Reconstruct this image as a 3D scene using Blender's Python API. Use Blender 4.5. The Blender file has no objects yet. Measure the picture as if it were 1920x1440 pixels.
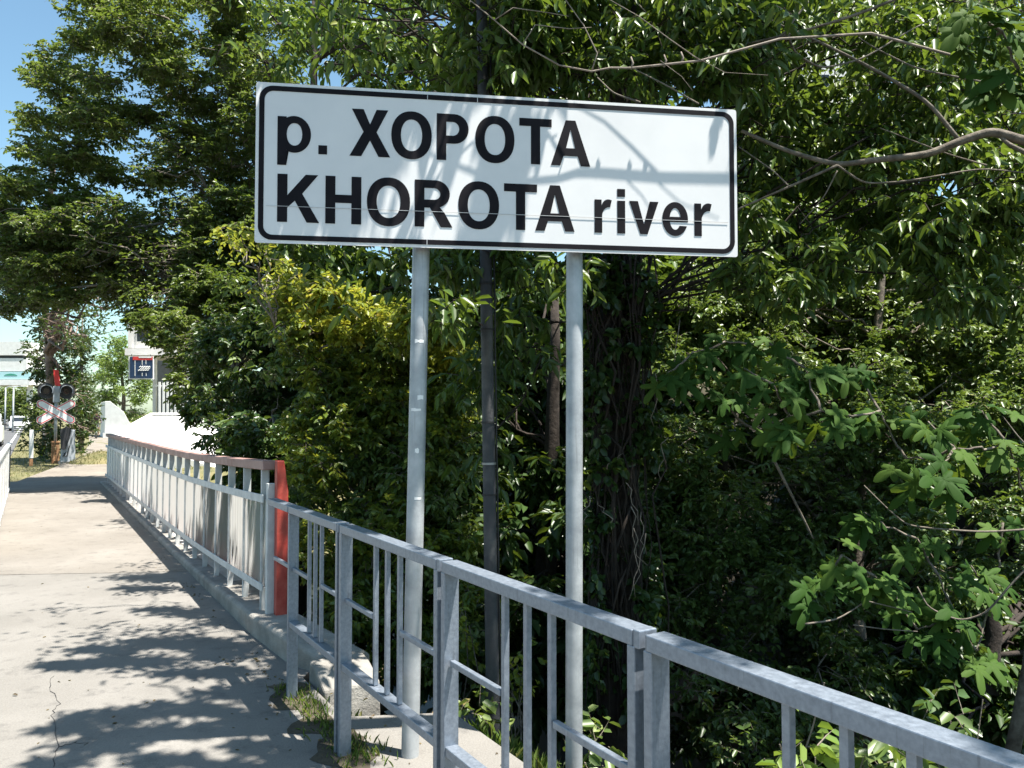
import bpy, bmesh, math, random
import numpy as np
from mathutils import Vector, Matrix, Euler

# ------------------------------------------------------------------ camera, sky, sun, exposure
scn = bpy.context.scene
COL = scn.collection
EYE = 1.65
PITCH = math.atan(55 / 1500)
FPX = 1500.0
cam_d = bpy.data.cameras.new('camera')
cam = bpy.data.objects.new('camera', cam_d)
COL.objects.link(cam)
cam.location = (0, 0, EYE)
cam.rotation_euler = (math.pi / 2 + PITCH, 0, 0)
cam_d.sensor_width = 36
cam_d.lens = FPX / 1920 * 36
cam_d.clip_start = 0.05
cam_d.clip_end = 5000
scn.camera = cam

SUN_AZ = math.radians(114)      # clockwise from +Y
SUN_EL = math.radians(70.5)
SUN = Vector((math.sin(SUN_AZ) * math.cos(SUN_EL), math.cos(SUN_AZ) * math.cos(SUN_EL), math.sin(SUN_EL)))
world = bpy.data.worlds.new('World')
scn.world = world
world.use_nodes = True
wn = world.node_tree.nodes
wl = world.node_tree.links
bg = wn['Background']
sky = wn.new('ShaderNodeTexSky')
sky.sky_type = 'NISHITA'
sky.sun_disc = False
sky.sun_elevation = SUN_EL
sky.sun_rotation = SUN_AZ
sky.air_density = 1.0
sky.dust_density = 0.8
sky.ozone_density = 0.0
hue = wn.new('ShaderNodeMixRGB'); hue.blend_type = 'MULTIPLY'; hue.inputs[0].default_value = 1; hue.inputs[2].default_value = (0.90, 1.09, 1.04, 1)   # even white balance of the whole sky
wl.new(sky.outputs[0], hue.inputs[1])
wl.new(hue.outputs[0], bg.inputs[0])
bg.inputs[1].default_value = 0.072
sun_d = bpy.data.lights.new('sun', 'SUN')
sun_d.energy = 5.0
sun_d.angle = math.radians(0.53)
sun_d.color = (1.0, 0.95, 0.87)
sun_o = bpy.data.objects.new('sun', sun_d)
COL.objects.link(sun_o)
sun_o.location = (6, -6, 12)
sun_o.rotation_euler = SUN.to_track_quat('Z', 'Y').to_euler()
scn.view_settings.view_transform = 'Standard'
scn.view_settings.look = 'None'
scn.view_settings.gamma = 1
scn.view_settings.use_curve_mapping = False
scn.view_settings.exposure = 1.55
scn.cycles.max_bounces = 8
scn.cycles.diffuse_bounces = 4
scn.cycles.transmission_bounces = 4
scn.cycles.transparent_max_bounces = 6
scn.cycles.caustics_reflective = False
scn.cycles.caustics_refractive = False

rng = np.random.default_rng(11)
random.seed(5)


# ------------------------------------------------------------------ helpers
def at(px, py, Y):
    """world point seen at photograph pixel px,py standing Y metres ahead"""
    a, b = (px - 960) / FPX, (720 - py) / FPX
    d = np.array([a, math.cos(PITCH) - math.sin(PITCH) * b, math.sin(PITCH) + math.cos(PITCH) * b])
    return d * (Y / d[1]) + np.array([0, 0, EYE])


def ground_at(px, py, z=0.0):
    a, b = (px - 960) / FPX, (720 - py) / FPX
    d = np.array([a, math.cos(PITCH) - math.sin(PITCH) * b, math.sin(PITCH) + math.cos(PITCH) * b])
    return d * ((z - EYE) / d[2]) + np.array([0, 0, EYE])


RD = math.radians(31)
U2 = np.array([-math.sin(RD), math.cos(RD)])      # along the footway, away from the camera
V2 = np.array([math.cos(RD), math.sin(RD)])       # across it, to the right
R0 = np.array([-1.82, 6.15])                      # near end of the bridge railing


def sv(s, v, z=0.0):
    p = R0 + U2 * s + V2 * v
    return np.array([p[0], p[1], z])


def to_sv(x, y):
    dx, dy = x - R0[0], y - R0[1]
    return dx * U2[0] + dy * U2[1], dx * V2[0] + dy * V2[1]


def smooth(a, b, x):
    t = np.clip((x - a) / (b - a), 0, 1)
    return t * t * (3 - 2 * t)


def link(o, parent=None, world_space=True):
    COL.objects.link(o)
    if parent is not None:
        o.parent = parent
        if world_space:
            m = Matrix.LocRotScale(parent.location, parent.rotation_euler, parent.scale)
            p = parent.parent
            if p is not None:
                m = Matrix.LocRotScale(p.location, p.rotation_euler, p.scale) @ parent.matrix_parent_inverse @ m
            o.matrix_parent_inverse = m.inverted()
    return o


def tag(o, label=None, cat=None, group=None, kind=None):
    if label: o['label'] = label
    if cat: o['category'] = cat
    if group: o['group'] = group
    if kind: o['kind'] = kind
    return o


def empty(name, loc, rz=0.0, label=None, cat=None, group=None):
    o = bpy.data.objects.new(name, None)
    o.empty_display_size = 0.1
    o.location = tuple(float(c) for c in loc)
    o.rotation_euler = (0, 0, rz)
    COL.objects.link(o)
    return tag(o, label, cat, group)


def copy_tree(o, parent=None):
    c = o.copy()
    COL.objects.link(c)
    if parent is not None:
        c.parent = parent
    for ch in o.children:
        copy_tree(ch, c)
    return c


class MB:
    def __init__(self):
        self.v, self.f = [], []

    def add(self, vs, fs):
        n = len(self.v)
        self.v += [tuple(float(c) for c in p) for p in vs]
        self.f += [tuple(i + n for i in f) for f in fs]
        return self

    def box(self, c, size, ax=None, taper=1.0):
        """size = full extents along ax[0], ax[1], ax[2]; taper scales the top"""
        c = np.array(c, float)
        if ax is None: ax = np.eye(3)
        ax = np.array(ax, float)
        h = np.array(size, float) / 2
        vs = []
        for k in (-1, 1):
            t = taper if k > 0 else 1
            for i, j in ((-1, -1), (1, -1), (1, 1), (-1, 1)):
                vs.append(c + ax[0] * h[0] * i * t + ax[1] * h[1] * j * t + ax[2] * h[2] * k)
        return self.add(vs, [(3, 2, 1, 0), (4, 5, 6, 7), (0, 1, 5, 4), (1, 2, 6, 5), (2, 3, 7, 6), (3, 0, 4, 7)])

    def tube(self, pts, rad, n=8, caps=True):
        P = np.array(pts, float)
        if np.isscalar(rad): rad = [rad] * len(P)
        T = np.gradient(P, axis=0)
        T /= np.linalg.norm(T, axis=1)[:, None] + 1e-9
        ref = np.array([0, 0, 1.0]) if abs(T[0][2]) < 0.9 else np.array([1.0, 0, 0])
        vs, fs = [], []
        a = np.cross(T[0], ref); a /= np.linalg.norm(a)
        for i in range(len(P)):
            a = a - T[i] * a.dot(T[i]); a /= np.linalg.norm(a) + 1e-9
            b = np.cross(T[i], a)
            for k in range(n):
                th = 2 * math.pi * k / n
                vs.append(P[i] + rad[i] * (math.cos(th) * a + math.sin(th) * b))
        for i in range(len(P) - 1):
            for k in range(n):
                k2 = (k + 1) % n
                fs.append((i * n + k, i * n + k2, (i + 1) * n + k2, (i + 1) * n + k))
        if caps:
            fs.append(tuple(reversed(range(n))))
            fs.append(tuple(range((len(P) - 1) * n, len(P) * n)))
        return self.add(vs, fs)

    def prism(self, poly, o, ax, ay, az, depth):
        """2D polygon extruded along az by depth"""
        o, ax, ay, az = [np.array(q, float) for q in (o, ax, ay, az)]
        n = len(poly)
        vs = [o + ax * x + ay * y for x, y in poly] + [o + ax * x + ay * y + az * depth for x, y in poly]
        fs = [tuple(reversed(range(n))), tuple(range(n, 2 * n))]
        fs += [(i, (i + 1) % n, n + (i + 1) % n, n + i) for i in range(n)]
        return self.add(vs, fs)

    def mesh(self, name, mat, smooth_=False):
        me = bpy.data.meshes.new(name)
        me.from_pydata(self.v, [], self.f)
        me.validate()
        bm = bmesh.new(); bm.from_mesh(me)
        bmesh.ops.recalc_face_normals(bm, faces=bm.faces)
        bm.to_mesh(me); bm.free()
        if mat: me.materials.append(mat)
        if smooth_:
            me.polygons.foreach_set('use_smooth', [True] * len(me.polygons))
        return me

    def build(self, name, mat, parent=None, smooth_=False, bevel=0.0, world_space=True, loc=None):
        o = bpy.data.objects.new(name, self.mesh(name, mat, smooth_))
        link(o, parent, world_space)
        if loc is not None: o.location = loc
        if bevel:
            m = o.modifiers.new('bevel', 'BEVEL')
            m.width = bevel; m.segments = 2; m.limit_method = 'ANGLE'
        return o


# ------------------------------------------------------------------ materials
def new_mat(name):
    m = bpy.data.materials.new(name)
    m.use_nodes = True
    nt = m.node_tree
    b = nt.nodes['Principled BSDF']
    return m, nt, b


def N(nt, kind, **kw):
    n = nt.nodes.new('ShaderNode' + kind)
    for k, val in kw.items():
        if k in n.inputs: n.inputs[k].default_value = val
        else: setattr(n, k, val)
    return n


def ramp(nt, stops):
    r = nt.nodes.new('ShaderNodeValToRGB')
    els = r.color_ramp.elements
    while len(els) < len(stops): els.new(0.5)
    for e, (p, c) in zip(els, stops):
        e.position = p; e.color = (*c, 1)
    return r


def mottled(name, c0, c1, scale=6, rough=0.6, metal=0.0, bump=0.0, bscale=60, detail=6, stops=(0.3, 0.7), spec=0.5, object_space=True, rough_var=0.0):
    m, nt, b = new_mat(name)
    tc = N(nt, 'TexCoord')
    out = 'Object' if object_space else 'Generated'
    n = N(nt, 'TexNoise', Scale=scale, Detail=detail, Roughness=0.6)
    nt.links.new(tc.outputs[out], n.inputs['Vector'])
    r = ramp(nt, [(stops[0], c0), (stops[1], c1)])
    nt.links.new(n.outputs['Fac'], r.inputs[0])
    nt.links.new(r.outputs[0], b.inputs['Base Color'])
    b.inputs['Roughness'].default_value = rough
    b.inputs['Metallic'].default_value = metal
    b.inputs['Specular IOR Level'].default_value = spec
    if rough_var:
        mr = N(nt, 'MapRange'); mr.inputs['To Min'].default_value = rough - rough_var; mr.inputs['To Max'].default_value = rough + rough_var
        nt.links.new(n.outputs['Fac'], mr.inputs['Value']); nt.links.new(mr.outputs[0], b.inputs['Roughness'])
    if bump:
        n2 = N(nt, 'TexNoise', Scale=bscale, Detail=8, Roughness=0.65)
        nt.links.new(tc.outputs[out], n2.inputs['Vector'])
        bp = N(nt, 'Bump', Strength=bump, Distance=0.02)
        nt.links.new(n2.outputs['Fac'], bp.inputs['Height'])
        nt.links.new(bp.outputs[0], b.inputs['Normal'])
    return m


def leaf_mat(name, stops, transl=0.38, rough=0.42, tcol=(0.30, 0.42, 0.03), spec=0.45):
    m, nt, b = new_mat(name)
    a = N(nt, 'Attribute', attribute_name='tint')
    r = ramp(nt, stops)
    nt.links.new(a.outputs['Fac'], r.inputs[0])
    nt.links.new(r.outputs[0], b.inputs['Base Color'])
    b.inputs['Roughness'].default_value = rough
    b.inputs['Specular IOR Level'].default_value = spec
    t = N(nt, 'BsdfTranslucent')
    mx = N(nt, 'MixRGB', blend_type='MIX')
    mx.inputs[0].default_value = 0.5
    mx.inputs[2].default_value = (*tcol, 1)
    nt.links.new(r.outputs[0], mx.inputs[1])
    nt.links.new(mx.outputs[0], t.inputs['Color'])
    ms = N(nt, 'MixShader'); ms.inputs[0].default_value = transl
    nt.links.new(b.outputs[0], ms.inputs[1]); nt.links.new(t.outputs[0], ms.inputs[2])
    nt.links.new(ms.outputs[0], nt.nodes['Material Output'].inputs['Surface'])
    return m


def plain(name, c, rough=0.5, metal=0.0, spec=0.5, k=0.12, scale=9):
    c = np.array(c)
    return mottled(name, tuple(c * (1 - k)), tuple(np.minimum(c * (1 + k), 1)), scale=scale, rough=rough, metal=metal, spec=spec)


M = {}
M['galv'] = mottled('galvanised steel', (0.175, 0.205, 0.25), (0.27, 0.31, 0.365), scale=60, rough=0.45, metal=0.5, bump=0.1, bscale=160, rough_var=0.1)
def add_streaks(m, amount=0.45, sc=(70, 70, 3.0)):
    nt = m.node_tree; b = nt.nodes['Principled BSDF']
    src = b.inputs['Base Color'].links[0].from_socket
    tc = N(nt, 'TexCoord'); mp = N(nt, 'Mapping'); mp.inputs['Scale'].default_value = sc
    n = N(nt, 'TexNoise', Scale=1.0, Detail=5, Roughness=0.65)
    nt.links.new(tc.outputs['Object'], mp.inputs['Vector']); nt.links.new(mp.outputs[0], n.inputs['Vector'])
    r = ramp(nt, [(0.30, (0.35, 0.33, 0.30)), (0.42, (1, 1, 1)), (0.62, (1, 1, 1)), (0.75, (1.25, 1.25, 1.25))])
    nt.links.new(n.outputs['Fac'], r.inputs[0])
    mx = N(nt, 'MixRGB', blend_type='MULTIPLY'); mx.inputs[0].default_value = amount
    nt.links.new(src, mx.inputs[1]); nt.links.new(r.outputs[0], mx.inputs[2]); nt.links.new(mx.outputs[0], b.inputs['Base Color'])


add_streaks(M['galv'])
M['galv_pole'] = mottled('weathered galvanised pipe', (0.26, 0.28, 0.30), (0.50, 0.52, 0.53), scale=7, rough=0.5, metal=0.35, bump=0.1, bscale=90, rough_var=0.12)
add_streaks(M['galv_pole'], 0.5, (60, 60, 1.5))
M['sign_white'] = mottled('white retroreflective film', (0.66, 0.66, 0.66), (0.73, 0.725, 0.72), scale=3, rough=0.5, spec=0.2)
M['sign_black'] = mottled('black vinyl film', (0.006, 0.005, 0.007), (0.012, 0.010, 0.013), scale=12, rough=0.6, spec=0.12)
M['sign_seam'] = plain('pale seam edge', (0.5, 0.5, 0.5), 0.5)
M['sign_back'] = plain('bare zinc plate', (0.4, 0.42, 0.44), 0.4, 0.6)
M['lamp_pole'] = mottled('dark weathered pole paint', (0.035, 0.037, 0.042), (0.12, 0.115, 0.11), scale=5, rough=0.62, bump=0.2, bscale=50, stops=(0.45, 0.75))
M['black'] = plain('black rubber', (0.014, 0.014, 0.015), 0.6)
M['strap'] = plain('steel strap', (0.3, 0.3, 0.3), 0.4, 0.7)
M['rail_brown'] = mottled('faded brown handrail paint', (0.22, 0.115, 0.10), (0.36, 0.235, 0.21), scale=5, rough=0.6, bump=0.1, bscale=60)
M['rail_grey'] = mottled('pale grey railing paint', (0.42, 0.44, 0.44), (0.62, 0.63, 0.62), scale=9, rough=0.55, bump=0.08, bscale=60)
add_streaks(M['rail_grey'], 0.5, (50, 50, 3))
M['rail_red'] = mottled('worn red paint', (0.30, 0.022, 0.016), (0.44, 0.085, 0.06), scale=9, rough=0.5, bump=0.12, bscale=40)
M['concrete'] = mottled('rough grey concrete', (0.16, 0.15, 0.135), (0.32, 0.305, 0.275), scale=5, rough=0.9, bump=0.5, bscale=45)
M['kerb_top'] = mottled('whitewashed concrete', (0.34, 0.33, 0.31), (0.55, 0.53, 0.50), scale=4, rough=0.9, bump=0.4, bscale=40)
M['white_wall'] = mottled('white painted masonry', (0.66, 0.65, 0.63), (0.80, 0.79, 0.77), scale=3, rough=0.8, bump=0.1)
M['white_paint'] = mottled('white gloss paint', (0.70, 0.70, 0.69), (0.82, 0.82, 0.80), scale=6, rough=0.4)
M['red_paint'] = mottled('signal red paint', (0.55, 0.03, 0.03), (0.66, 0.06, 0.05), scale=8, rough=0.4)
M['rust'] = mottled('rusty base', (0.20, 0.08, 0.03), (0.40, 0.24, 0.13), scale=14, rough=0.85)
M['box_grey'] = mottled('grey painted cabinet', (0.30, 0.33, 0.37), (0.42, 0.45, 0.48), scale=7, rough=0.5)
M['dark_metal'] = plain('dark metal', (0.03, 0.03, 0.034), 0.5)
M['lens'] = plain('dark red signal lens', (0.03, 0.008, 0.008), 0.15)
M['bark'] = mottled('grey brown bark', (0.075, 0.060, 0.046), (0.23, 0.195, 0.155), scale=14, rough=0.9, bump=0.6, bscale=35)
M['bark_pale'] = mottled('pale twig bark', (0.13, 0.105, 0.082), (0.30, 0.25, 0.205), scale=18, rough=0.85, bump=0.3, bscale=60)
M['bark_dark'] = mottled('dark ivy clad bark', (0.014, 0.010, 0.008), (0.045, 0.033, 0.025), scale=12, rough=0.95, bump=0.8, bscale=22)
M['trunk_pink'] = mottled('pinkish bark', (0.10, 0.07, 0.055), (0.34, 0.25, 0.21), scale=3, rough=0.85, bump=0.3)
M['glass'] = plain('dark car glass', (0.02, 0.024, 0.03), 0.08)
M['tyre'] = plain('tyre rubber', (0.02, 0.02, 0.02), 0.8)
M['chrome'] = plain('rim alloy', (0.5, 0.5, 0.52), 0.3, 0.8)
M['headlight'] = plain('headlight lens', (0.7, 0.72, 0.75), 0.1)
M['skin'] = plain('skin', (0.50, 0.30, 0.21), 0.55)
M['cloth_dark'] = plain('dark cloth', (0.03, 0.022, 0.03), 0.9)
M['hair'] = plain('dark hair', (0.02, 0.015, 0.012), 0.7)

# panels of white plastic sheet that let the sun through
m, nt, b = new_mat('white translucent sheet')
tc = N(nt, 'TexCoord'); n = N(nt, 'TexNoise', Scale=4.0, Detail=5)
nt.links.new(tc.outputs['Object'], n.inputs['Vector'])
r = ramp(nt, [(0.3, (0.60, 0.61, 0.60)), (0.7, (0.70, 0.71, 0.70))])
nt.links.new(n.outputs['Fac'], r.inputs[0]); nt.links.new(r.outputs[0], b.inputs['Base Color'])
b.inputs['Roughness'].default_value = 0.45
t = N(nt, 'BsdfTranslucent'); t.inputs['Color'].default_value = (1.0, 1.0, 0.99, 1)
ms = N(nt, 'MixShader'); ms.inputs[0].default_value = 0.93
nt.links.new(b.outputs[0], ms.inputs[1]); nt.links.new(t.outputs[0], ms.inputs[2])
nt.links.new(ms.outputs[0], nt.nodes['Material Output'].inputs['Surface'])
M['panel'] = m


def paving(name, c0, c1, grit=0.25):
    m, nt, b = new_mat(name)
    tc = N(nt, 'TexCoord')
    n1 = N(nt, 'TexNoise', Scale=0.9, Detail=9, Roughness=0.62)
    n2 = N(nt, 'TexNoise', Scale=90.0, Detail=4, Roughness=0.7)
    n3 = N(nt, 'TexVoronoi', Scale=140.0)
    for q in (n1, n2, n3): nt.links.new(tc.outputs['Object'], q.inputs['Vector'])
    r = ramp(nt, [(0.28, c0), (0.5, tuple((np.array(c0) + np.array(c1)) / 2)), (0.72, c1)])
    nt.links.new(n1.outputs['Fac'], r.inputs[0])
    r2 = ramp(nt, [(0.3, (1 - grit,) * 3), (0.7, (1 + 0.0,) * 3)])
    nt.links.new(n2.outputs['Fac'], r2.inputs[0])
    mx = N(nt, 'MixRGB', blend_type='MULTIPLY'); mx.inputs[0].default_value = 1
    nt.links.new(r.outputs[0], mx.inputs[1]); nt.links.new(r2.outputs[0], mx.inputs[2])
    n4 = N(nt, 'TexNoise', Scale=5.5, Detail=10, Roughness=0.75); nt.links.new(tc.outputs['Object'], n4.inputs['Vector'])
    r4 = ramp(nt, [(0.36, (0.72, 0.72, 0.73)), (0.47, (1, 1, 1)), (0.62, (1.0, 1.0, 1.0)), (0.7, (1.12, 1.11, 1.09))]); nt.links.new(n4.outputs['Fac'], r4.inputs[0])
    n5 = N(nt, 'TexVoronoi', Scale=75.0); nt.links.new(tc.outputs['Object'], n5.inputs['Vector'])
    r5 = ramp(nt, [(0.0, (0.55, 0.54, 0.53)), (0.16, (1, 1, 1))]); nt.links.new(n5.outputs['Distance'], r5.inputs[0])
    for rr_ in (r4, r5):
        m2 = N(nt, 'MixRGB', blend_type='MULTIPLY'); m2.inputs[0].default_value = 0.85
        nt.links.new(mx.outputs[0], m2.inputs[1]); nt.links.new(rr_.outputs[0], m2.inputs[2]); mx = m2
    nt.links.new(mx.outputs[0], b.inputs['Base Color'])
    b.inputs['Roughness'].default_value = 0.92
    b.inputs['Specular IOR Level'].default_value = 0.2
    bp = N(nt, 'Bump', Strength=0.35, Distance=0.006)
    nt.links.new(n3.outputs['Distance'], bp.inputs['Height'])
    nt.links.new(bp.outputs[0], b.inputs['Normal'])
    return m


M['slab'] = paving('sun bleached asphalt', (0.175, 0.165, 0.15), (0.25, 0.237, 0.218))
M['deck'] = paving('beige bridge asphalt', (0.185, 0.168, 0.147), (0.258, 0.238, 0.212))
M['road'] = paving('road asphalt', (0.09, 0.09, 0.095), (0.14, 0.14, 0.14))
M['path'] = paving('dusty path', (0.20, 0.17, 0.14), (0.28, 0.25, 0.21))
M['soil'] = mottled('soil and leaf litter', (0.030, 0.024, 0.016), (0.085, 0.070, 0.045), scale=3.5, rough=1.0, bump=0.8, bscale=14)
M['dry_grass'] = mottled('dry grass ground', (0.07, 0.075, 0.025), (0.19, 0.16, 0.08), scale=3, rough=1.0, bump=0.6, bscale=8)
M['water'] = plain('river water', (0.012, 0.018, 0.012), 0.35, spec=0.15)

M['leaf_over'] = leaf_mat('long leaves', [(0, (0.04, 0.08, 0.018)), (0.55, (0.078, 0.132, 0.026)), (0.88, (0.15, 0.205, 0.05)), (0.97, (0.23, 0.25, 0.075)), (1, (0.24, 0.18, 0.06))], transl=0.28, rough=0.38, spec=0.45)
M['leaf_tree'] = leaf_mat('roadside tree leaves', [(0, (0.05, 0.08, 0.022)), (0.6, (0.105, 0.145, 0.036)), (0.93, (0.21, 0.24, 0.072)), (1, (0.25, 0.18, 0.06))], transl=0.36, rough=0.38, spec=0.45)
M['leaf_vine'] = leaf_mat('yellowing vine leaves', [(0, (0.045, 0.085, 0.016)), (0.5, (0.105, 0.16, 0.024)), (0.8, (0.22, 0.265, 0.032)), (0.95, (0.4, 0.34, 0.035)), (1, (0.36, 0.14, 0.02))], transl=0.42, rough=0.4, spec=0.4, tcol=(0.55, 0.55, 0.05))
M['leaf_small'] = leaf_mat('small shrub leaves', [(0, (0.04, 0.076, 0.02)), (0.6, (0.095, 0.148, 0.036)), (0.95, (0.22, 0.27, 0.085)), (1, (0.27, 0.21, 0.08))], transl=0.28, rough=0.38, spec=0.45)
M['leaf_dark'] = leaf_mat('dark evergreen leaves', [(0, (0.02, 0.045, 0.012)), (0.7, (0.045, 0.085, 0.02)), (1, (0.1, 0.145, 0.04))], transl=0.2, rough=0.38, spec=0.45)
M['leaf_fig'] = leaf_mat('fig leaves', [(0, (0.019, 0.052, 0.009)), (0.7, (0.036, 0.080, 0.014)), (1, (0.07, 0.12, 0.022))], transl=0.24, rough=0.65, spec=0.10)
M['leaf_bright'] = leaf_mat('bright hedge leaves', [(0, (0.07, 0.13, 0.022)), (0.6, (0.14, 0.22, 0.04)), (1, (0.24, 0.32, 0.07))], transl=0.34, rough=0.38, spec=0.5)
M['grass'] = leaf_mat('grass blades', [(0, (0.06, 0.12, 0.02)), (0.6, (0.12, 0.19, 0.04)), (1, (0.26, 0.25, 0.10))])
M['dry_blade'] = leaf_mat('dry grass blades', [(0, (0.13, 0.16, 0.04)), (0.5, (0.26, 0.24, 0.09)), (1, (0.42, 0.35, 0.18))])

# ------------------------------------------------------------------ terrain, road, footway
def terrain(s, v):
    """height of the earth in the footway frame"""
    river = smooth(-11, -7, s) * (1 - smooth(15.5, 19, s))
    edge = np.where(s < -2.1, 0.45, -0.12)
    a = smooth(edge, edge + 0.9, v) * 0.42
    bdrop = smooth(1.0, 3.2, v) * 2.2
    drop = np.where(s < -0.9, a + bdrop, smooth(0.15, 0.5, v) * 2.3 + bdrop * 0.2)
    up = smooth(8, 14, v) * 6.0
    z = -river * (drop - up)
    base = -0.16
    far = (1 - river) * smooth(0.2, 1.0, v) * 0.12
    return base + z + far


ss = np.unique(np.concatenate([np.linspace(-2500, -60, 8), np.linspace(-60, -14, 12), np.linspace(-14, 22, 110), np.linspace(22, 90, 40), np.linspace(90, 3000, 10)]))
vv = np.unique(np.concatenate([np.linspace(-2500, -40, 8), np.linspace(-40, -0.5, 12), np.linspace(-0.5, 6, 60), np.linspace(6, 30, 24), np.linspace(30, 2500, 10)]))
S, V = np.meshgrid(ss, vv, indexing='ij')
Z = terrain(S, V) + 0.05 * np.sin(S * 2.3 + V * 1.7) * np.sin(V * 3.1 - S) * smooth(0.8, 2, V) * (V < 30)
XY = R0[None, None, :] + S[..., None] * U2 + V[..., None] * V2
verts = np.concatenate([XY, Z[..., None]], -1).reshape(-1, 3)
ns, nv = S.shape
idx = np.arange(ns * nv).reshape(ns, nv)
faces = np.stack([idx[:-1, :-1], idx[:-1, 1:], idx[1:, 1:], idx[1:, :-1]], -1).reshape(-1, 4)
g = MB(); g.v = [tuple(p) for p in verts.tolist()]; g.f = [tuple(f) for f in faces.tolist()]
gm, nt, b = new_mat('earth and dry grass')
tc = N(nt, 'TexCoord'); n1 = N(nt, 'TexNoise', Scale=2.5, Detail=8, Roughness=0.7); n2 = N(nt, 'TexNoise', Scale=0.15, Detail=4)
nt.links.new(tc.outputs['Object'], n1.inputs['Vector']); nt.links.new(tc.outputs['Object'], n2.inputs['Vector'])
r1 = ramp(nt, [(0.3, (0.014, 0.012, 0.007)), (0.7, (0.045, 0.037, 0.022))])
r2 = ramp(nt, [(0.3, (0.07, 0.08, 0.025)), (0.7, (0.20, 0.17, 0.085))])
nt.links.new(n1.outputs['Fac'], r1.inputs[0]); nt.links.new(n1.outputs['Fac'], r2.inputs[0])
sx = N(nt, 'SeparateXYZ'); nt.links.new(tc.outputs['Object'], sx.inputs[0])
mr = N(nt, 'MapRange'); mr.inputs['From Min'].default_value = 19; mr.inputs['From Max'].default_value = 23
nt.links.new(sx.outputs['Y'], mr.inputs['Value'])
mx = N(nt, 'MixRGB'); nt.links.new(mr.outputs[0], mx.inputs[0])
nt.links.new(r1.outputs[0], mx.inputs[1]); nt.links.new(r2.outputs[0], mx.inputs[2])
nt.links.new(mx.outputs[0], b.inputs['Base Color']); b.inputs['Roughness'].default_value = 1
bp = N(nt, 'Bump', Strength=0.7, Distance=0.05); nt.links.new(n1.outputs['Fac'], bp.inputs['Height']); nt.links.new(bp.outputs[0], b.inputs['Normal'])
ground = g.build('ground', gm, smooth_=True); tag(ground, kind='structure')

AXR = [(-U2[0], -U2[1], 0), (V2[0], V2[1], 0), (0, 0, 1)]        # x back towards the camera, y across, z up
AXS = [(U2[0], U2[1], 0), (V2[0], V2[1], 0), (0, 0, 1)]


def strip(s0, s1, v0, v1, z0, z1, name, mat, parent=None, bevel=0.0, steps=1):
    mb = MB()
    mb.box(sv((s0 + s1) / 2, (v0 + v1) / 2, (z0 + z1) / 2), (abs(s1 - s0), abs(v1 - v0), z1 - z0), AXS)
    return mb.build(name, mat, parent, bevel=bevel)


road = strip(-60, 400, -11, -2.3, -0.4, -0.12, 'road', M['road']); tag(road, kind='structure')
mk = MB()
for k in range(10):
    mk.box(sv(14 + k * 9, -6.4, -0.116), (3.2, 0.12, 0.002), AXS)
mk.box(sv(120, -2.62, -0.116), (300, 0.12, 0.002), AXS)
mk.build('lane_marking', M['white_paint'], road)

# footway: a near slab and the bridge deck with a joint between them, joint square to the view
def foot_poly(s_of_left, s_of_right, s_end, far):
    return None


jL, jR = to_sv(*ground_at(-60, 1079)[:2]), to_sv(*ground_at(392, 1074)[:2])
fw = MB()
va, vb = -2.15, 0.2
near = [sv(-30, va), sv(-30, 0.42), sv(-2.2, 0.42), sv(-1.95, -0.12), sv(-1.2, -0.12), sv(-0.75, vb), sv(jR[0], vb), sv(jL[0], va)]
ctr = sv(0, 0)
footway = MB().prism([(p[0], p[1]) for p in near], (0, 0, -0.25), (1, 0, 0), (0, 1, 0), (0, 0, 1), 0.25).build('footway', M['slab'])
tag(footway, kind='structure')
farp = [sv(jL[0] + 0.004, va), sv(jR[0] + 0.004, vb), sv(16.6, vb), sv(16.6, va)]
MB().prism([(p[0], p[1]) for p in farp], (0, 0, -0.25), (1, 0, 0), (0, 1, 0), (0, 0, 1), 0.253).build('deck_slab', M['deck'], footway)
strip(-30, 16.6, va - 0.16, va - 0.01, -0.3, 0.03, 'kerb_stone', M['concrete'], footway, bevel=0.015)
# thin cracks in the slab
for pts, w in (([(98, 1440), (106, 1400), (100, 1340), (112, 1320), (92, 1290), (103, 1262)], 0.004), ([(106, 1400), (140, 1392), (170, 1398)], 0.003)):
    mb = MB()
    P = [ground_at(*p) for p in pts]
    fine = []
    for a, b2 in zip(P[:-1], P[1:]):
        for t_ in np.linspace(0, 1, 6)[:-1]:
            fine.append(a + (b2 - a) * t_ + np.array([*(rng.normal(0, 0.008, 2)), 0]))
    for a, b2 in zip(fine[:-1], fine[1:]):
        d = b2 - a; L_ = np.linalg.norm(d[:2]); d /= max(L_, 1e-6)
        ww = w * rng.uniform(0.4, 1.3)
        mb.box((a + b2) / 2 + np.array([0, 0, 0.0012]), (L_ * 1.05, ww, 0.001), [d, (-d[1], d[0], 0), (0, 0, 1)])
    mb.build('crack', M['black'], footway)

# kerb under the bridge railing, higher at the near end
kp = MB()
prof = [(-1.18, 0.10), (-0.9, 0.16), (0.0, 0.145), (1.5, 0.10), (3.9, 0.06), (15.2, 0.045)]
vs, fs = [], []
for s, h in prof:
    ov_ = 0.40 if s > 1 else 0.13
    for v, z in ((-0.17, -0.2), (-0.17, h - 0.02), (-0.15, h), (ov_, h), (ov_ + 0.04, h - 0.03), (ov_ + 0.04, -0.6)):
        vs.append(sv(s, v + (0.16 if s < -1 else 0.05 if s < -0.5 else 0), z))
for i in range(len(prof) - 1):
    for k in range(6):
        fs.append((i * 6 + k, i * 6 + (k + 1) % 6, (i + 1) * 6 + (k + 1) % 6, (i + 1) * 6 + k))
fs += [tuple(range(6)), tuple(range(len(prof) * 6 - 6, len(prof) * 6))]
plinth = kp.add(vs, fs).build('plinth', M['concrete'], bevel=0.012)
wt = MB()
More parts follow.
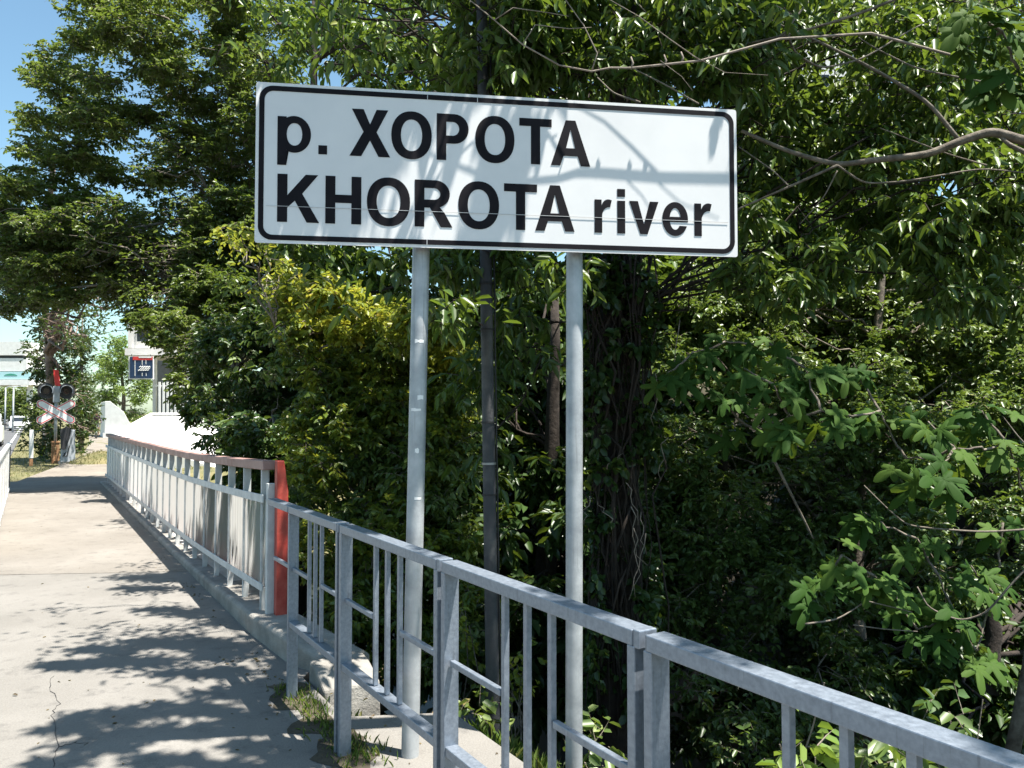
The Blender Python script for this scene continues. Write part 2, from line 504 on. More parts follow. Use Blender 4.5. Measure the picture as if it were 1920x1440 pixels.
for (sa_, ha), (sb2, hb2) in zip(prof[3:-1], prof[4:]):
    wt.add([sv(sa_, 0.0, ha + 0.004), sv(sb2, 0.0, hb2 + 0.004), sv(sb2, 0.39, hb2 + 0.004), sv(sa_, 0.39, ha + 0.004)], [(0, 1, 2, 3)])
wt.build('whitewashed_strip', M['kerb_top'], plinth)
tag(plinth, kind='structure')
# broken concrete block beside the near end of the kerb
blk = MB(); blk.prism([(0, -0.7), (0.36, -0.7), (0.31, 0.04), (0.12, 0.12), (0, 0.14)], sv(-1.25, -0.10, -0.02), (-U2[0], -U2[1], 0), (0, 0, 1), (V2[0], V2[1], 0), 0.35)
o = blk.build('concrete_block', M['concrete'], bevel=0.015)
tag(o, 'broken grey concrete block behind the first fence post', 'concrete block')

water = strip(-40, 30, 2.6, 9.5, -2.6, -2.42, 'river', M['water']); tag(water, kind='structure')
# far path past the bridge
pp = [(16.7, -1.9), (22, -1.0), (30, 0.2), (44, 1.2), (70, 2.6), (70, 4.6), (44, 2.8), (30, 1.6), (22, 0.8), (16.7, 0.4)]
pth = MB().prism([tuple(sv(s, v)[:2]) for s, v in pp], (0, 0, -0.25), (1, 0, 0), (0, 1, 0), (0, 0, 1), 0.235).build('path', M['path'])
tag(pth, kind='structure')

# ------------------------------------------------------------------ near galvanised fence
FV = -0.28
TOPZ = 1.11
PL = 1.125
ROT = math.atan2(-U2[1], -U2[0])


def local_box(size):
    return MB().box((0, 0, 0), size)


me_post = local_box((0.03, 0.06, TOPZ - 0.04 + 0.14)).mesh('post', M['galv'])
me_bal = local_box((0.02, 0.02, TOPZ - 0.04 - 0.45)).mesh('baluster', M['galv'])
me_mid = local_box((0.385, 0.02, 0.022)).mesh('mid_rail', M['galv'])
me_bot = local_box((PL - 0.08, 0.05, 0.035)).mesh('bottom_rail', M['galv'])
me_top = local_box((PL - 0.045, 0.064, 0.04)).mesh('top_rail', M['galv'])
me_cap = local_box((0.026, 0.058, 0.046)).mesh('rail_cap', M['galv'])


def part(name, me, parent, loc, rot=(0, 0, 0), bevel=0.003):
    o = bpy.data.objects.new(name, me)
    COL.objects.link(o); o.parent = parent
    o.location = loc; o.rotation_euler = rot
    if bevel:
        m = o.modifiers.new('bevel', 'BEVEL'); m.width = bevel; m.segments = 2
    return o


ring = []
for k in range(26):
    s_ = -1.25 - 1.5 * k / 25; ring.append((s_, -0.37 + rng.normal(0, 0.025) + 0.05 * math.sin(k * 0.9)))
for k in range(26):
    s_ = -2.75 + 1.5 * k / 25; ring.append((s_, -0.16 + rng.normal(0, 0.03)))
MB().add([sv(a_, b_, 0.003) for a_, b_ in ring], [tuple(range(len(ring)))]).build('soil_patch', M['soil'], footway)
labels = ['galvanised fence panel beside the red railing end, farthest of the row',
          'galvanised fence panel in front of the left sign pole',
          'galvanised fence panel in front of the dark strapped pole and right sign pole',
          'nearest galvanised fence panel, its rail running out at the lower right',
          'galvanised fence panel beyond the frame at the right']
for i in range(4):
    s0 = -1.27 - 1.13 * i
    if i == 0: s0 = -1.50
    root = empty('fence_panel', sv(s0, FV), ROT, labels[i], 'fence panel', 'galvanised fence panels along the footway')
    if i == 0: root.scale = (0.795, 1, 1)
    part('top_rail', me_top, root, (PL / 2, 0, TOPZ - 0.02))
    part('rail_cap', me_cap, root, (PL - 0.010, 0, TOPZ - 0.021))
    part('post', me_post, root, (0.028, 0, (TOPZ - 0.04 - 0.14) / 2))
    part('post', me_post, root, (PL - 0.03, 0, (TOPZ - 0.04 - 0.14) / 2))
    part('bottom_rail', me_bot, root, (PL / 2, 0, 0.43))
    zb = (TOPZ - 0.04 + 0.45) / 2
    for k in (-1, 0, 1):
        part('baluster', me_bal, root, (PL / 2 + k * 0.135, 0, zb), bevel=0.002)
    part('mid_rail', me_mid, root, (0.043 + 0.3725 / 2, 0, 0.745)).scale = (0.935, 1, 1)
    part('mid_rail', me_mid, root, (PL - 0.045 - 0.3725 / 2, 0, 0.745)).scale = (0.935, 1, 1)
    if i == 0:
        part('top_rail', local_box((0.58, 0.062, 0.04)).mesh('top_rail_stub', M['galv']), root, (-0.295, 0, TOPZ - 0.02))
        part('mid_rail', local_box((0.50, 0.02, 0.022)).mesh('mid_rail_stub', M['galv']), root, (-0.24, 0, 0.745))

# ------------------------------------------------------------------ bridge railing with white sheets
RL = 14.9
br = empty('bridge_railing', sv(0, 0, 0.05), 0, 'long bridge railing with white sheet panels and brown handrail', 'railing')


def rise(s):
    return float(np.interp(s, [0, 1.5, 3.9, RL], [0.115, 0.07, 0.022, 0.0]))


sp = RL / 25
cuts = [0.0, 1.1, 2.0, 3.3, 5.2, 7.2, 9.2, 11.2, 13.0, RL]
for a, b2 in zip(cuts[:-1], cuts[1:]):
    vs = []
    for s in (a + 0.004, b2 - 0.004):
        z = 1.175 + rise(s)
        for v, dz in ((-0.085, -0.072), (-0.090, 0.0), (0.012, 0.0), (0.010, -0.03), (0.004, -0.04), (0.004, -0.072)):
            vs.append(sv(s, v, z + dz))
    mb = MB().add(vs, [(0, 1, 2, 3, 4, 5), (6, 7, 8, 9, 10, 11)] + [(k, (k + 1) % 6, 6 + (k + 1) % 6, 6 + k) for k in range(6)])
    mb.build('handrail', M['rail_brown'], br, bevel=0.006)
for k in range(25):
    s = 0.10 + k * sp
    zt, z0 = 1.102 + rise(s), 0.02 + rise(s) * 0.8
    mb = MB()
    zr = 0.03 + rise(s)
    def slab(v0_, v1_, za, zb_, th): mb.box(sv(s, (v0_ + v1_) / 2, (za + zb_) / 2), (th, v1_ - v0_, zb_ - za), AXS)
    slab(-0.075, -0.058, 0.18 + rise(s), 0.86 + rise(s), 0.016)          # thin bar in front of the sheet
    slab(-0.075, -0.015, 0.862 + rise(s), zt, 0.022)                     # stub under the handrail
    mb.prism([(-0.028, 0), (0.012, 0), (0.03, 0.20 + rise(s) - z0), (-0.03, 0.20 + rise(s) - z0)], sv(s - 0.011, -0.045, z0), (V2[0], V2[1], 0), (0, 0, 1), (U2[0], U2[1], 0), 0.022)
    mb.build('post', M['rail_grey'], br, bevel=0.002)
for name, z, hgt in (('upper_rail', 0.885, 0.062), ('lower_rail', 0.215, 0.055)):
    for a, b2 in zip(cuts[:-1], cuts[1:]):
        vs = []
        for s in (a, b2 - 0.002):
            zz = z + rise(s)
            for v, dz in ((-0.088, -hgt / 2), (-0.088, hgt / 2), (-0.077, hgt / 2), (-0.077, -hgt / 2)):
                vs.append(sv(s, v, zz + dz))
        MB().add(vs, [(3, 2, 1, 0), (4, 5, 6, 7), (0, 1, 5, 4), (1, 2, 6, 5), (2, 3, 7, 6), (3, 0, 4, 7)]).build(name, M['rail_grey'], br, bevel=0.002)
for k in range(25):
    s0, s1 = 0.04 + k * sp, 0.04 + (k + 1) * sp - 0.012
    if s1 > RL: s1 = RL
    vs = []
    nn = 13
    for j in range(nn):
        s = s0 + (s1 - s0) * j / (nn - 1)
        dv = 0.004 * (j % 2) if k < 4 else 0.0012 * (j % 2)
        for z in (0.21, 0.875):
            vs.append(sv(s, -0.054 + dv, z + rise(s)))
    n0 = len(vs)
    vs += [p + np.array([V2[0], V2[1], 0]) * 0.003 for p in vs]
    fs = []
    for j in range(nn - 1):
        a = 2 * j
        fs += [(a, a + 1, a + 3, a + 2), (n0 + a, n0 + a + 2, n0 + a + 3, n0 + a + 1), (a + 1, n0 + a + 1, n0 + a + 3, a + 3), (a, a + 2, n0 + a + 2, n0 + a)]
    fs += [(0, n0, n0 + 1, 1), (2 * nn - 2, 2 * nn - 1, n0 + 2 * nn - 1, n0 + 2 * nn - 2)]
    MB().add(vs, fs).build('sheet_panel', M['panel'], br)
# end post and the red channel past it
MB().box(sv(-0.05, -0.03, 0.62), (0.05, 0.075, 1.0), AXS).build('end_post', M['rail_grey'], br, bevel=0.003)
mb = MB()
mb.prism([(0.012, 0.14), (0.095, 0.14), (0.095, 1.06), (0.062, 1.295), (0.008, 1.295)], sv(-0.16, -0.03, 0), (V2[0], V2[1], 0), (0, 0, 1), (U2[0], U2[1], 0), 0.07)
o = mb.build('end_channel', M['rail_red'], br, bevel=0.006)
o['label'] = 'red painted end channel of the bridge railing'
vs = []
for s in (0.0, RL):
    for v, z in ((0.10, 0.10), (0.10, 0.22), (0.13, 0.22), (0.13, 0.10)):
        vs.append(sv(s, v, z + rise(s)))
MB().add(vs, [(3, 2, 1, 0), (4, 5, 6, 7), (0, 1, 5, 4), (1, 2, 6, 5), (2, 3, 7, 6), (3, 0, 4, 7)]).build('back_rail', M['rail_red'], br)

# railing on the road side of the footway
lr = empty('road_railing', sv(13.9, -1.98), 0, 'white sheeted railing on the road side at the left edge', 'railing')
for k in range(6):
    a, b2 = 13.75 - k * 1.5, 13.75 - (k + 1) * 1.5 + 0.02
    strip(b2, a, -1.985, -1.975, 0.10, 0.92, 'sheet_panel', M['white_paint'], lr)
    strip(a, a + 0.06, -2.03, -1.96, 0.0, 0.98, 'post', M['dark_metal'] if k == 0 else M['rail_grey'], lr)
strip(4.7, 13.9, -2.02, -1.95, 0.98, 1.03, 'handrail', M['rail_grey'], lr, bevel=0.004)
strip(4.7, 13.9, -2.0, -1.96, 0.06, 0.10, 'lower_rail', M['rail_grey'], lr)

# ------------------------------------------------------------------ river sign
SL, SR_, SZ = np.array([-1.203, 3.71]), np.array([1.152, 4.06]), 2.447
dS = SR_ - SL; SW = float(np.linalg.norm(dS)); dS /= SW
SX = np.array([dS[0], dS[1], 0]); SY = np.array([0, 0, 1.0]); SN = np.array([dS[1], -dS[0], 0])   # SN faces the viewer
SH = 0.762
kx, ky = SW / 2.35, SH / 0.75
pole_l, pole_r = (at(790, 470, 3.88), at(769, 1430, 3.88)), (at(1081, 480, 4.0), at(1080, 1440, 4.0))
sign = empty('road_sign', (0, 3.95, 0), 0, 'large white river name sign with black border on two steel poles', 'road sign')


def sp3(u, w, dn=0.0):
    return np.array([SL[0], SL[1], SZ]) + SX * u + SY * w + SN * dn


def rrect(x0, y0, x1, y1, r, n=8):
    P = []
    for cx, cy, a0 in ((x1 - r, y0 + r, -90), (x1 - r, y1 - r, 0), (x0 + r, y1 - r, 90), (x0 + r, y0 + r, 180)):
        for k in range(n + 1):
            a = math.radians(a0 + 90 * k / n)
            P.append((cx + r * math.cos(a), cy + r * math.sin(a)))
    return P


def flat_shape(name, polys, mat, parent, dn, thick=0.0012):
    cu = bpy.data.curves.new(name, 'CURVE')
    cu.dimensions = '2D'; cu.fill_mode = 'BOTH'; cu.extrude = thick / 2
    for poly in polys:
        s = cu.splines.new('POLY'); s.points.add(len(poly) - 1); s.use_cyclic_u = True
        for q, (x, y) in zip(s.points, poly): q.co = (x, y, 0, 1)
    tmp = bpy.data.objects.new(name, cu)
    me = bpy.data.meshes.new_from_object(tmp)
    me.name = name
    bpy.data.objects.remove(tmp); bpy.data.curves.remove(cu)
    mw = Matrix(((SX[0], SY[0], SN[0]), (SX[1], SY[1], SN[1]), (SX[2], SY[2], SN[2]))).to_4x4()
    mw.translation = Vector(sp3(0, 0, dn))
    me.transform(mw)
    me.materials.clear(); me.materials.append(mat)
    o = bpy.data.objects.new(name, me)
    return link(o, parent)


board = flat_shape('board', [rrect(0, 0, SW, SH, 0.012, 3)], M['sign_white'], sign, 0.0, 0.004)
flat_shape('board_backing', [rrect(0.004, 0.004, SW - 0.004, SH - 0.004, 0.012, 3)], M['sign_back'], sign, -0.0045, 0.004)
flat_shape('border', [rrect(0.015, 0.015, SW - 0.015, SH - 0.015, 0.062), rrect(0.039, 0.039, SW - 0.039, SH - 0.039, 0.042)], M['sign_black'], sign, 0.0035)
T = 0.046


def arc(cx, cy, rx, ry, a0, a1, n=18):
    return [(cx + rx * math.cos(math.radians(a0 + (a1 - a0) * k / n)), cy + ry * math.sin(math.radians(a0 + (a1 - a0) * k / n))) for k in range(n + 1)]


def sarc(cx, cy, rx, ry, a0, a1, n=28, e=0.92):
    P = []
    for k in range(n + 1):
        a = math.radians(a0 + (a1 - a0) * k / n)
        c, s = math.cos(a), math.sin(a)
        P.append((cx + rx * math.copysign(abs(c) ** e, c), cy + ry * math.copysign(abs(s) ** e, s)))
    return P


def g_O(w, h): return [sarc(w / 2, h / 2, w / 2, h / 2, 0, 360, 40)[:-1], sarc(w / 2, h / 2, w / 2 - T, h / 2 - T * 0.86, 360, 0, 40)[:-1]]


def g_T(w, h):
    t = T * 0.84
    return [[((w - T) / 2, 0), ((w + T) / 2, 0), ((w + T) / 2, h - t), (w, h - t), (w, h), (0, h), (0, h - t), ((w - T) / 2, h - t)]]


def g_H(w, h):
    t = T * 0.84
    return [[(0, 0), (T, 0), (T, h * 0.44), (w - T, h * 0.44), (w - T, 0), (w, 0), (w, h), (w - T, h), (w - T, h * 0.44 + t), (T, h * 0.44 + t), (T, h), (0, h)]]


def g_X(w, h):
    t = T * 1.2; m = 0.5 * w
    return [[(0, 0), (t, 0), (m, h * 0.34), (w - t, 0), (w, 0), (m + t * 0.56, h * 0.52), (w - 0.01, h), (w - 0.01 - t, h), (m, h * 0.68), (0.01 + t, h), (0.01, h), (m - t * 0.56, h * 0.52)]]


def g_K(w, h):
    t = T * 1.24
    return [[(0, 0), (T, 0), (T, h * 0.30), (T + 0.034, h * 0.45), (w - t, 0), (w, 0), (T + 0.068, h * 0.60), (w - 0.006, h), (w - 0.006 - t, h), (T, h * 0.56), (T, h), (0, h)]]


def g_A(w, h):
    t = T * 1.03; m = w / 2; k = t * 0.52
    sl = (m - k) / h                         # outer leg slope
    y0, y1, yt = h * 0.215, h * 0.385, h * 0.80
    ix = lambda y: t + sl * y * 1.02
    return [[(0, 0), (t, 0), (ix(y0), y0), (w - ix(y0), y0), (w - t, 0), (w, 0), (m + k, h), (m - k, h)],
            [(ix(y1), y1), (m, yt), (w - ix(y1), y1)]]


def bowl(w, y0, y1, t):
    r = (y1 - y0) / 2
    return [(w * 0.55, y0)] + arc(w * 0.55, y0 + r, w * 0.45, r, -90, 90, 14)[1:-1] + [(w * 0.55, y1)]


def g_P(w, h):
    t = T * 0.84
    yb = h * 0.36
    outer = [(0, 0), (T, 0), (T, yb)] + bowl(w, yb, h, t) + [(0, h)]
    r = (h - yb) / 2 - t
    hole = [(T, yb + t)] + [(w * 0.5, yb + t)] + arc(w * 0.5, yb + t + r, w * 0.5 - T, r, -90, 90, 12)[1:-1] + [(w * 0.5, h - t)] + [(T, h - t)]
    return [outer, hole]


def g_R(w, h):
    t = T * 0.84
    yb = h * 0.41; bw = w * 0.93
    outer = [(0, 0), (T, 0), (T, yb), (w * 0.40, yb), (w - T * 1.22, 0), (w, 0), (w * 0.80, h * 0.29), (w * 0.66, h * 0.425)]
    r = (h - yb) / 2
    outer += arc(bw * 0.58, yb + r, bw * 0.42, r, -62, 90, 14) + [(0, h)]
    r2 = (h - yb) / 2 - t
    hole = [(T, yb + t), (bw * 0.55, yb + t)] + arc(bw * 0.55, yb + t + r2, bw * 0.45 - T, r2, -90, 90, 12)[1:-1] + [(bw * 0.55, h - t), (T, h - t)]
    return [outer, hole]


def g_p(w, h):
    t = T * 0.9
    yb = h * 0.255                            # baseline
    cy = (yb + h) / 2; ry = (h - yb) / 2
    outer = [(0, 0), (t, 0), (t, yb + 0.016)] + arc(w * 0.5, cy, w * 0.5, ry, -118, 118, 26) + [(t, h - 0.022), (t, h - 0.004), (0, h - 0.004)]
    hole = sarc(w * 0.5 + 0.001, cy, w * 0.5 - t, ry - t * 0.82, 0, 360, 26)[:-1]
    return [outer, hole]


def g_dot(w, h): return [[(0, 0), (w, 0), (w, h), (0, h)]]


def g_r(w, h):
    t = T * 0.84
    return [[(0, 0), (t, 0), (t, h * 0.52)] + arc(w * 0.86, h * 0.50, w * 0.86 - t, h * 0.27, 175, 84, 8) + [(w * 0.86 + 0.004, h * 0.755), (w, h * 0.98)] + arc(w * 0.80, h * 0.72, w * 0.42, h * 0.28, 70, 150, 6) + [(t * 0.93, h * 0.80), (t * 0.93, h * 0.985), (0, h * 0.985)]]


def g_i(w, h): return [[(0, 0), (w, 0), (w, h * 0.735), (0, h * 0.735)], [(0, h * 0.825), (w, h * 0.825), (w, h), (0, h)]]


def g_v(w, h):
    t = T * 0.98; m = w / 2
    return [[(m - t * 0.42, 0), (m + t * 0.42, 0), (w, h), (w - t, h), (m, h * 0.30), (t, h), (0, h)]]


def g_e(w, h):
    t = T * 0.84; cx, cy, rx, ry = w / 2, h / 2, w / 2, h / 2
    yb, yt = h * 0.415, h * 0.415 + t * 0.66
    outer = [(w, yb)] + arc(cx, cy, rx, ry, 0, 336, 40)
    inner = arc(cx, cy, rx - t, ry - t * 0.82, 322, 192, 18)
    outer += inner + [(t * 1.05, yb)]
    hole = [(t * 1.1, yt)] + arc(cx, cy, rx - t, ry - t * 0.78, 172, 8, 18) + [(w - t * 1.1, yt)]
    return [outer, hole]


GL = {'p': g_p, '.': g_dot, 'X': g_X, 'O': g_O, 'P': g_P, 'T': g_T, 'A': g_A, 'K': g_K, 'H': g_H, 'R': g_R, 'r': g_r, 'i': g_i, 'v': g_v, 'e': g_e}
TEXT = [('p', .098, .366, .250, .598), ('.', .284, .424, .324, .466), ('X', .427, .424, .616, .648), ('O', .621, .420, .812, .650), ('P', .836, .424, .989, .648), ('O', 1.021, .420, 1.212, .650), ('T', 1.236, .424, 1.396, .648), ('A', 1.392, .424, 1.589, .648),
        ('K', .100, .100, .290, .324), ('H', .318, .100, .483, .324), ('O', .509, .096, .711, .328), ('R', .733, .100, .912, .324), ('O', .940, .096, 1.137, .328), ('T', 1.161, .100, 1.323, .324), ('A', 1.314, .100, 1.509, .324),
        ('r', 1.610, .100, 1.697, .266), ('i', 1.725, .100, 1.765, .320), ('v', 1.786, .100, 1.936, .263), ('e', 1.956, .096, 2.089, .266), ('r', 2.123, .100, 2.214, .266)]
for ch, x0, y0, x1, y1 in TEXT:
    w, h = (x1 - x0) * kx, (y1 - y0) * ky
    polys = [[(x0 * kx + a, y0 * ky + b2) for a, b2 in poly] for poly in GL[ch](w, h)]
    flat_shape('letter', polys, M['sign_black'], sign, 0.0035)
flat_shape('seam', [[(0.05, 0.1745), (SW - 0.05, 0.1755), (SW - 0.05, 0.1778), (0.05, 0.1765)]], M['sign_seam'], sign, 0.0052)
for u in (0.79 * kx, 1.03 * kx):
    flat_shape('seam', [[(u, SH - 0.04), (u + 0.003, SH - 0.04), (u + 0.003, SH - 0.012), (u, SH - 0.012)]], M['sign_seam'], sign, 0.0052)
flat_shape('seam', [[(0.79 * kx, 0.012), (0.793 * kx, 0.012), (0.793 * kx, 0.04), (0.79 * kx, 0.04)]], M['sign_seam'], sign, 0.0052)
for w in (0.17, 0.6):      # backing rails
    c = sp3(SW / 2, w, -0.02)
    MB().box(c, (SW - 0.1, 0.025, 0.04), [SX, -SN, SY]).build('backing_rail', M['galv_pole'], sign)
for top, base in (pole_l, pole_r):
    d = (top - base) / np.linalg.norm(top - base)
    back = -SN * 0.045
    base2 = base - d * 0.35
    tip = top + d * 0.68
    P = [base2 + back, base + back] + [base + back + (tip - base) * t_ for t_ in np.linspace(0.1, 1, 8)]
    po = MB().tube(P, 0.0425, 24).build('pole', M['galv_pole'], sign, smooth_=True)
    MB().tube([tip + back, tip + back + d * 0.012], [0.045, 0.03], 24).build('cap', M['black'], po)
    for w in (0.17, 0.6):
        k = (SZ + w - base[2]) / d[2]
        q = base + d * k + back
        MB().tube([q - d * 0.018, q + d * 0.018], 0.046, 24).build('clamp', M['strap'], po)

base, top = pole_l[1], pole_l[0]
for py, w_, h_, off in ((640, 0.045, 0.016, 0.0), (745, 0.03, 0.02, 0.012), (768, 0.05, 0.012, -0.01), (845, 0.02, 0.02, 0.0), (935, 0.035, 0.014, 0.01)):
    c = at(785, py, 3.88); k = (c[2] - base[2]) / (top[2] - base[2])
    q = base + (top - base) * k - SN * 0.045
    vs = []
    for a_ in np.linspace(-w_ / 2, w_ / 2, 6):
        th = (a_ + off) / 0.0425
        e = SN * math.cos(th) + SX * math.sin(th)
        for dz in (-h_ / 2, h_ / 2): vs.append(q + e * 0.0432 + np.array([0, 0, dz + rng.normal(0, 0.002)]))
    MB().add(vs, [(2 * i, 2 * i + 2, 2 * i + 3, 2 * i + 1) for i in range(5)]).build('sticker_remnant', M['white_paint'], sign)

# ------------------------------------------------------------------ dark lamp pole behind the sign
lb, lt = at(925, 1370, 5.2), at(904, 50, 5.2)
d = (lt - lb) / np.linalg.norm(lt - lb)
lp = empty('utility_pole', lb, 0, 'dark weathered metal pole with straps standing behind the sign', 'pole')
L_ = 5.9
MB().tube([lb + d * t_ for t_ in np.linspace(-0.5, L_, 12)], np.linspace(0.046, 0.034, 12), 20).build('shaft', M['lamp_pole'], lp, smooth_=True)
for py in (531, 618, 792, 927):
    t_ = np.linalg.norm(at(915, py, 5.2) - lb)
    MB().tube([lb + d * (t_ - 0.006), lb + d * (t_ + 0.006)], 0.0475, 20).build('strap', M['black'], lp)
t_ = np.linalg.norm(at(917, 869, 5.2) - lb)
MB().tube([lb + d * (t_ - 0.007), lb + d * (t_ + 0.007)], 0.048, 20).build('strap', M['strap'], lp)
MB().tube([lb + d * k + np.array([0.052, -0.004, 0]) + rng.normal(0, 0.0015, 3) for k in np.linspace(0.1, L_ - 0.2, 24)], 0.007, 6).build('cable', M['black'], lp)
MB().tube([lb + d * L_, lb + d * (L_ + 0.03)], [0.04, 0.02], 16).build('cap', M['lamp_pole'], lp)

# ------------------------------------------------------------------ far end: crossing signal, posts, cars, buildings
def frame_at(px, py, z=0.0):
    return to_sv(*ground_at(px, py, z)[:2])


AV, AU, AZ = np.array([V2[0], V2[1], 0]), np.array([U2[0], U2[1], 0]), np.array([0, 0, 1.0])
s0, v0 = frame_at(103, 868, -0.05)


def Q(dv, ds, z, s=None, v=None):
    return sv((s0 if s is None else s) + ds, (v0 if v is None else v) + dv, z)


sg = empty('crossing_signal', Q(0, 0, -0.05), 0, 'railway crossing signal with red and white crossed boards', 'crossing signal')
MB().tube([Q(0, 0, 0.62), Q(0, 0, 2.35)], 0.05, 14).build('mast', M['galv_pole'], sg, smooth_=True)
MB().box(Q(-0.06, 0, 0.28), (0.08, 0.12, 0.72), AXS).box(Q(0.07, 0, 0.28), (0.08, 0.12, 0.72), AXS).box(Q(0, 0, 0.66), (0.12, 0.28, 0.06), AXS).build('stand', M['rust'], sg, bevel=0.01)
for a in (32, -32):
    ca, sa = math.cos(math.radians(a)), math.sin(math.radians(a))
    ex, ey = AV * ca + AZ * sa, -AV * sa + AZ * ca
    dz = -0.055 if a > 0 else -0.075
    o3 = Q(0, dz, 1.70)
    hx, hy = 0.66, 0.14
    def hexa(k): return [(-hx + k, -0.03), (-hx + k, 0.03), (-hx + 0.07 + k, hy - k), (hx - 0.07 - k, hy - k), (hx - k, 0.03), (hx - k, -0.03), (hx - 0.07 - k, -hy + k), (-hx + 0.07 + k, -hy + k)]
    bo = MB().prism(hexa(0), o3, ex, ey, -AU, 0.012).build('cross_board', M['white_paint'], sg)
    A_, B_ = hexa(0.016), hexa(0.046)
    vs = [o3 - AU * 0.0135 + ex * x + ey * y for x, y in A_ + B_]
    MB().add(vs, [(k, (k + 1) % 8, 8 + (k + 1) % 8, 8 + k) for k in range(8)]).build('red_edging', M['red_paint'], bo)
for dv in (-0.30, 0.30):
    c = Q(dv, 0, 2.42)
    pl = [(0.27 * math.cos(t_), 0.27 * math.sin(t_)) for t_ in np.linspace(0, 2 * math.pi, 25)[:-1]]
    disc = MB().prism(pl, c, AV, AZ, AU, 0.02).build('background_disc', M['dark_metal'], sg)
    MB().tube([c - AU * 0.0, c - AU * 0.12], [0.13, 0.13], 20).build('lamp_housing', M['dark_metal'], disc, smooth_=False)
    MB().tube([c - AU * 0.121, c - AU * 0.128], [0.105, 0.09], 20).build('lens', M['lens'], disc)
    vs, fs = [], []
    for k in range(15):
        t_ = math.radians(-25 + 230 * k / 14)
        e = AV * math.cos(t_) + AZ * math.sin(t_)
        for r_, dd in ((0.165, 0.0), (0.185, 0.30), (0.20, 0.30), (0.18, 0.0)):
            vs.append(c + e * r_ - AU * dd)
    for k in range(14):
        for j in range(4):
            fs.append((k * 4 + j, k * 4 + (j + 1) % 4, (k + 1) * 4 + (j + 1) % 4, (k + 1) * 4 + j))
    MB().add(vs, fs).build('hood', M['box_grey'], disc)
MB().box(Q(0, -0.02, 2.30), (0.16, 0.20, 0.55), AXS).build('junction_box', M['box_grey'], sg, bevel=0.01)
MB().box(Q(0.0, 0.0, 2.87), (0.05, 0.17, 0.56), [AU, AV * 0.99 - AZ * 0.13, AZ * 0.99 - AV * 0.13]).build('red_marker', M['red_paint'], sg, bevel=0.008)

s1, v1 = frame_at(127, 869, -0.05)
bm_ = empty('barrier_cabinet', sv(s1, v1, -0.05), 0, 'grey tapered barrier cabinet beside the crossing signal', 'cabinet')
MB().box(sv(s1, v1, 0.52), (0.5, 0.44, 1.14), AXS, taper=0.86).build('cabinet', M['box_grey'], bm_, bevel=0.015)
MB().box(sv(s1, v1, -0.02), (0.62, 0.56, 0.1), AXS).build('base', M['concrete'], bm_, bevel=0.01)
MB().prism([(-0.2, 0.35), (-0.06, 0.33), (0.06, 0.7), (0.10, 1.0), (-0.04, 1.12), (-0.22, 0.98)], sv(s1 - 0.30, v1 - 0.03, 0.1), AV, AZ, -AU, 0.06).build('counterweight', M['dark_metal'], bm_, bevel=0.01)
for k in range(3):
    P = [sv(s1 - 0.262, v1 - 0.16 + 0.03 * k + 0.10 * t_, 0.20 + (0.12 * (t_ - 0.6) ** 2 * 3 if k else 0.16 * t_)) for t_ in np.linspace(0, 1.6 if k else 1, 8)]
    if k < 2: MB().tube(P, 0.014, 5).build('painted_scrawl', M['black'], bm_)

s2, v2 = frame_at(58, 873, -0.1)
wp = empty('marker_post', sv(s2, v2, -0.1), 0, 'white roadside marker post with rusty base', 'post')
MB().box(sv(s2, v2, 0.62), (0.12, 0.13, 0.95), AXS).build('shaft', M['white_paint'], wp, bevel=0.012)
MB().box(sv(s2, v2, 0.02), (0.10, 0.11, 0.26), AXS).build('base', M['rust'], wp, bevel=0.012)
for px, col, nm in ((81, 'dark_metal', 'dark thin post in the grass left of the signal mast'), (89, 'white_paint', 'pale thin post in the grass just left of the signal mast')):
    sa_, va_ = frame_at(px, 851, -0.1)
    pr = empty('post', sv(sa_, va_, -0.1), 0, nm, 'post')
    MB().tube([sv(sa_, va_, -0.2), sv(sa_, va_, 1.05)], 0.055, 10).build('shaft', M[col], pr, smooth_=True)
    MB().tube([sv(sa_, va_, 1.05), sv(sa_, va_, 1.12)], [0.06, 0.02], 10).build('cap', M['box_grey'], pr)


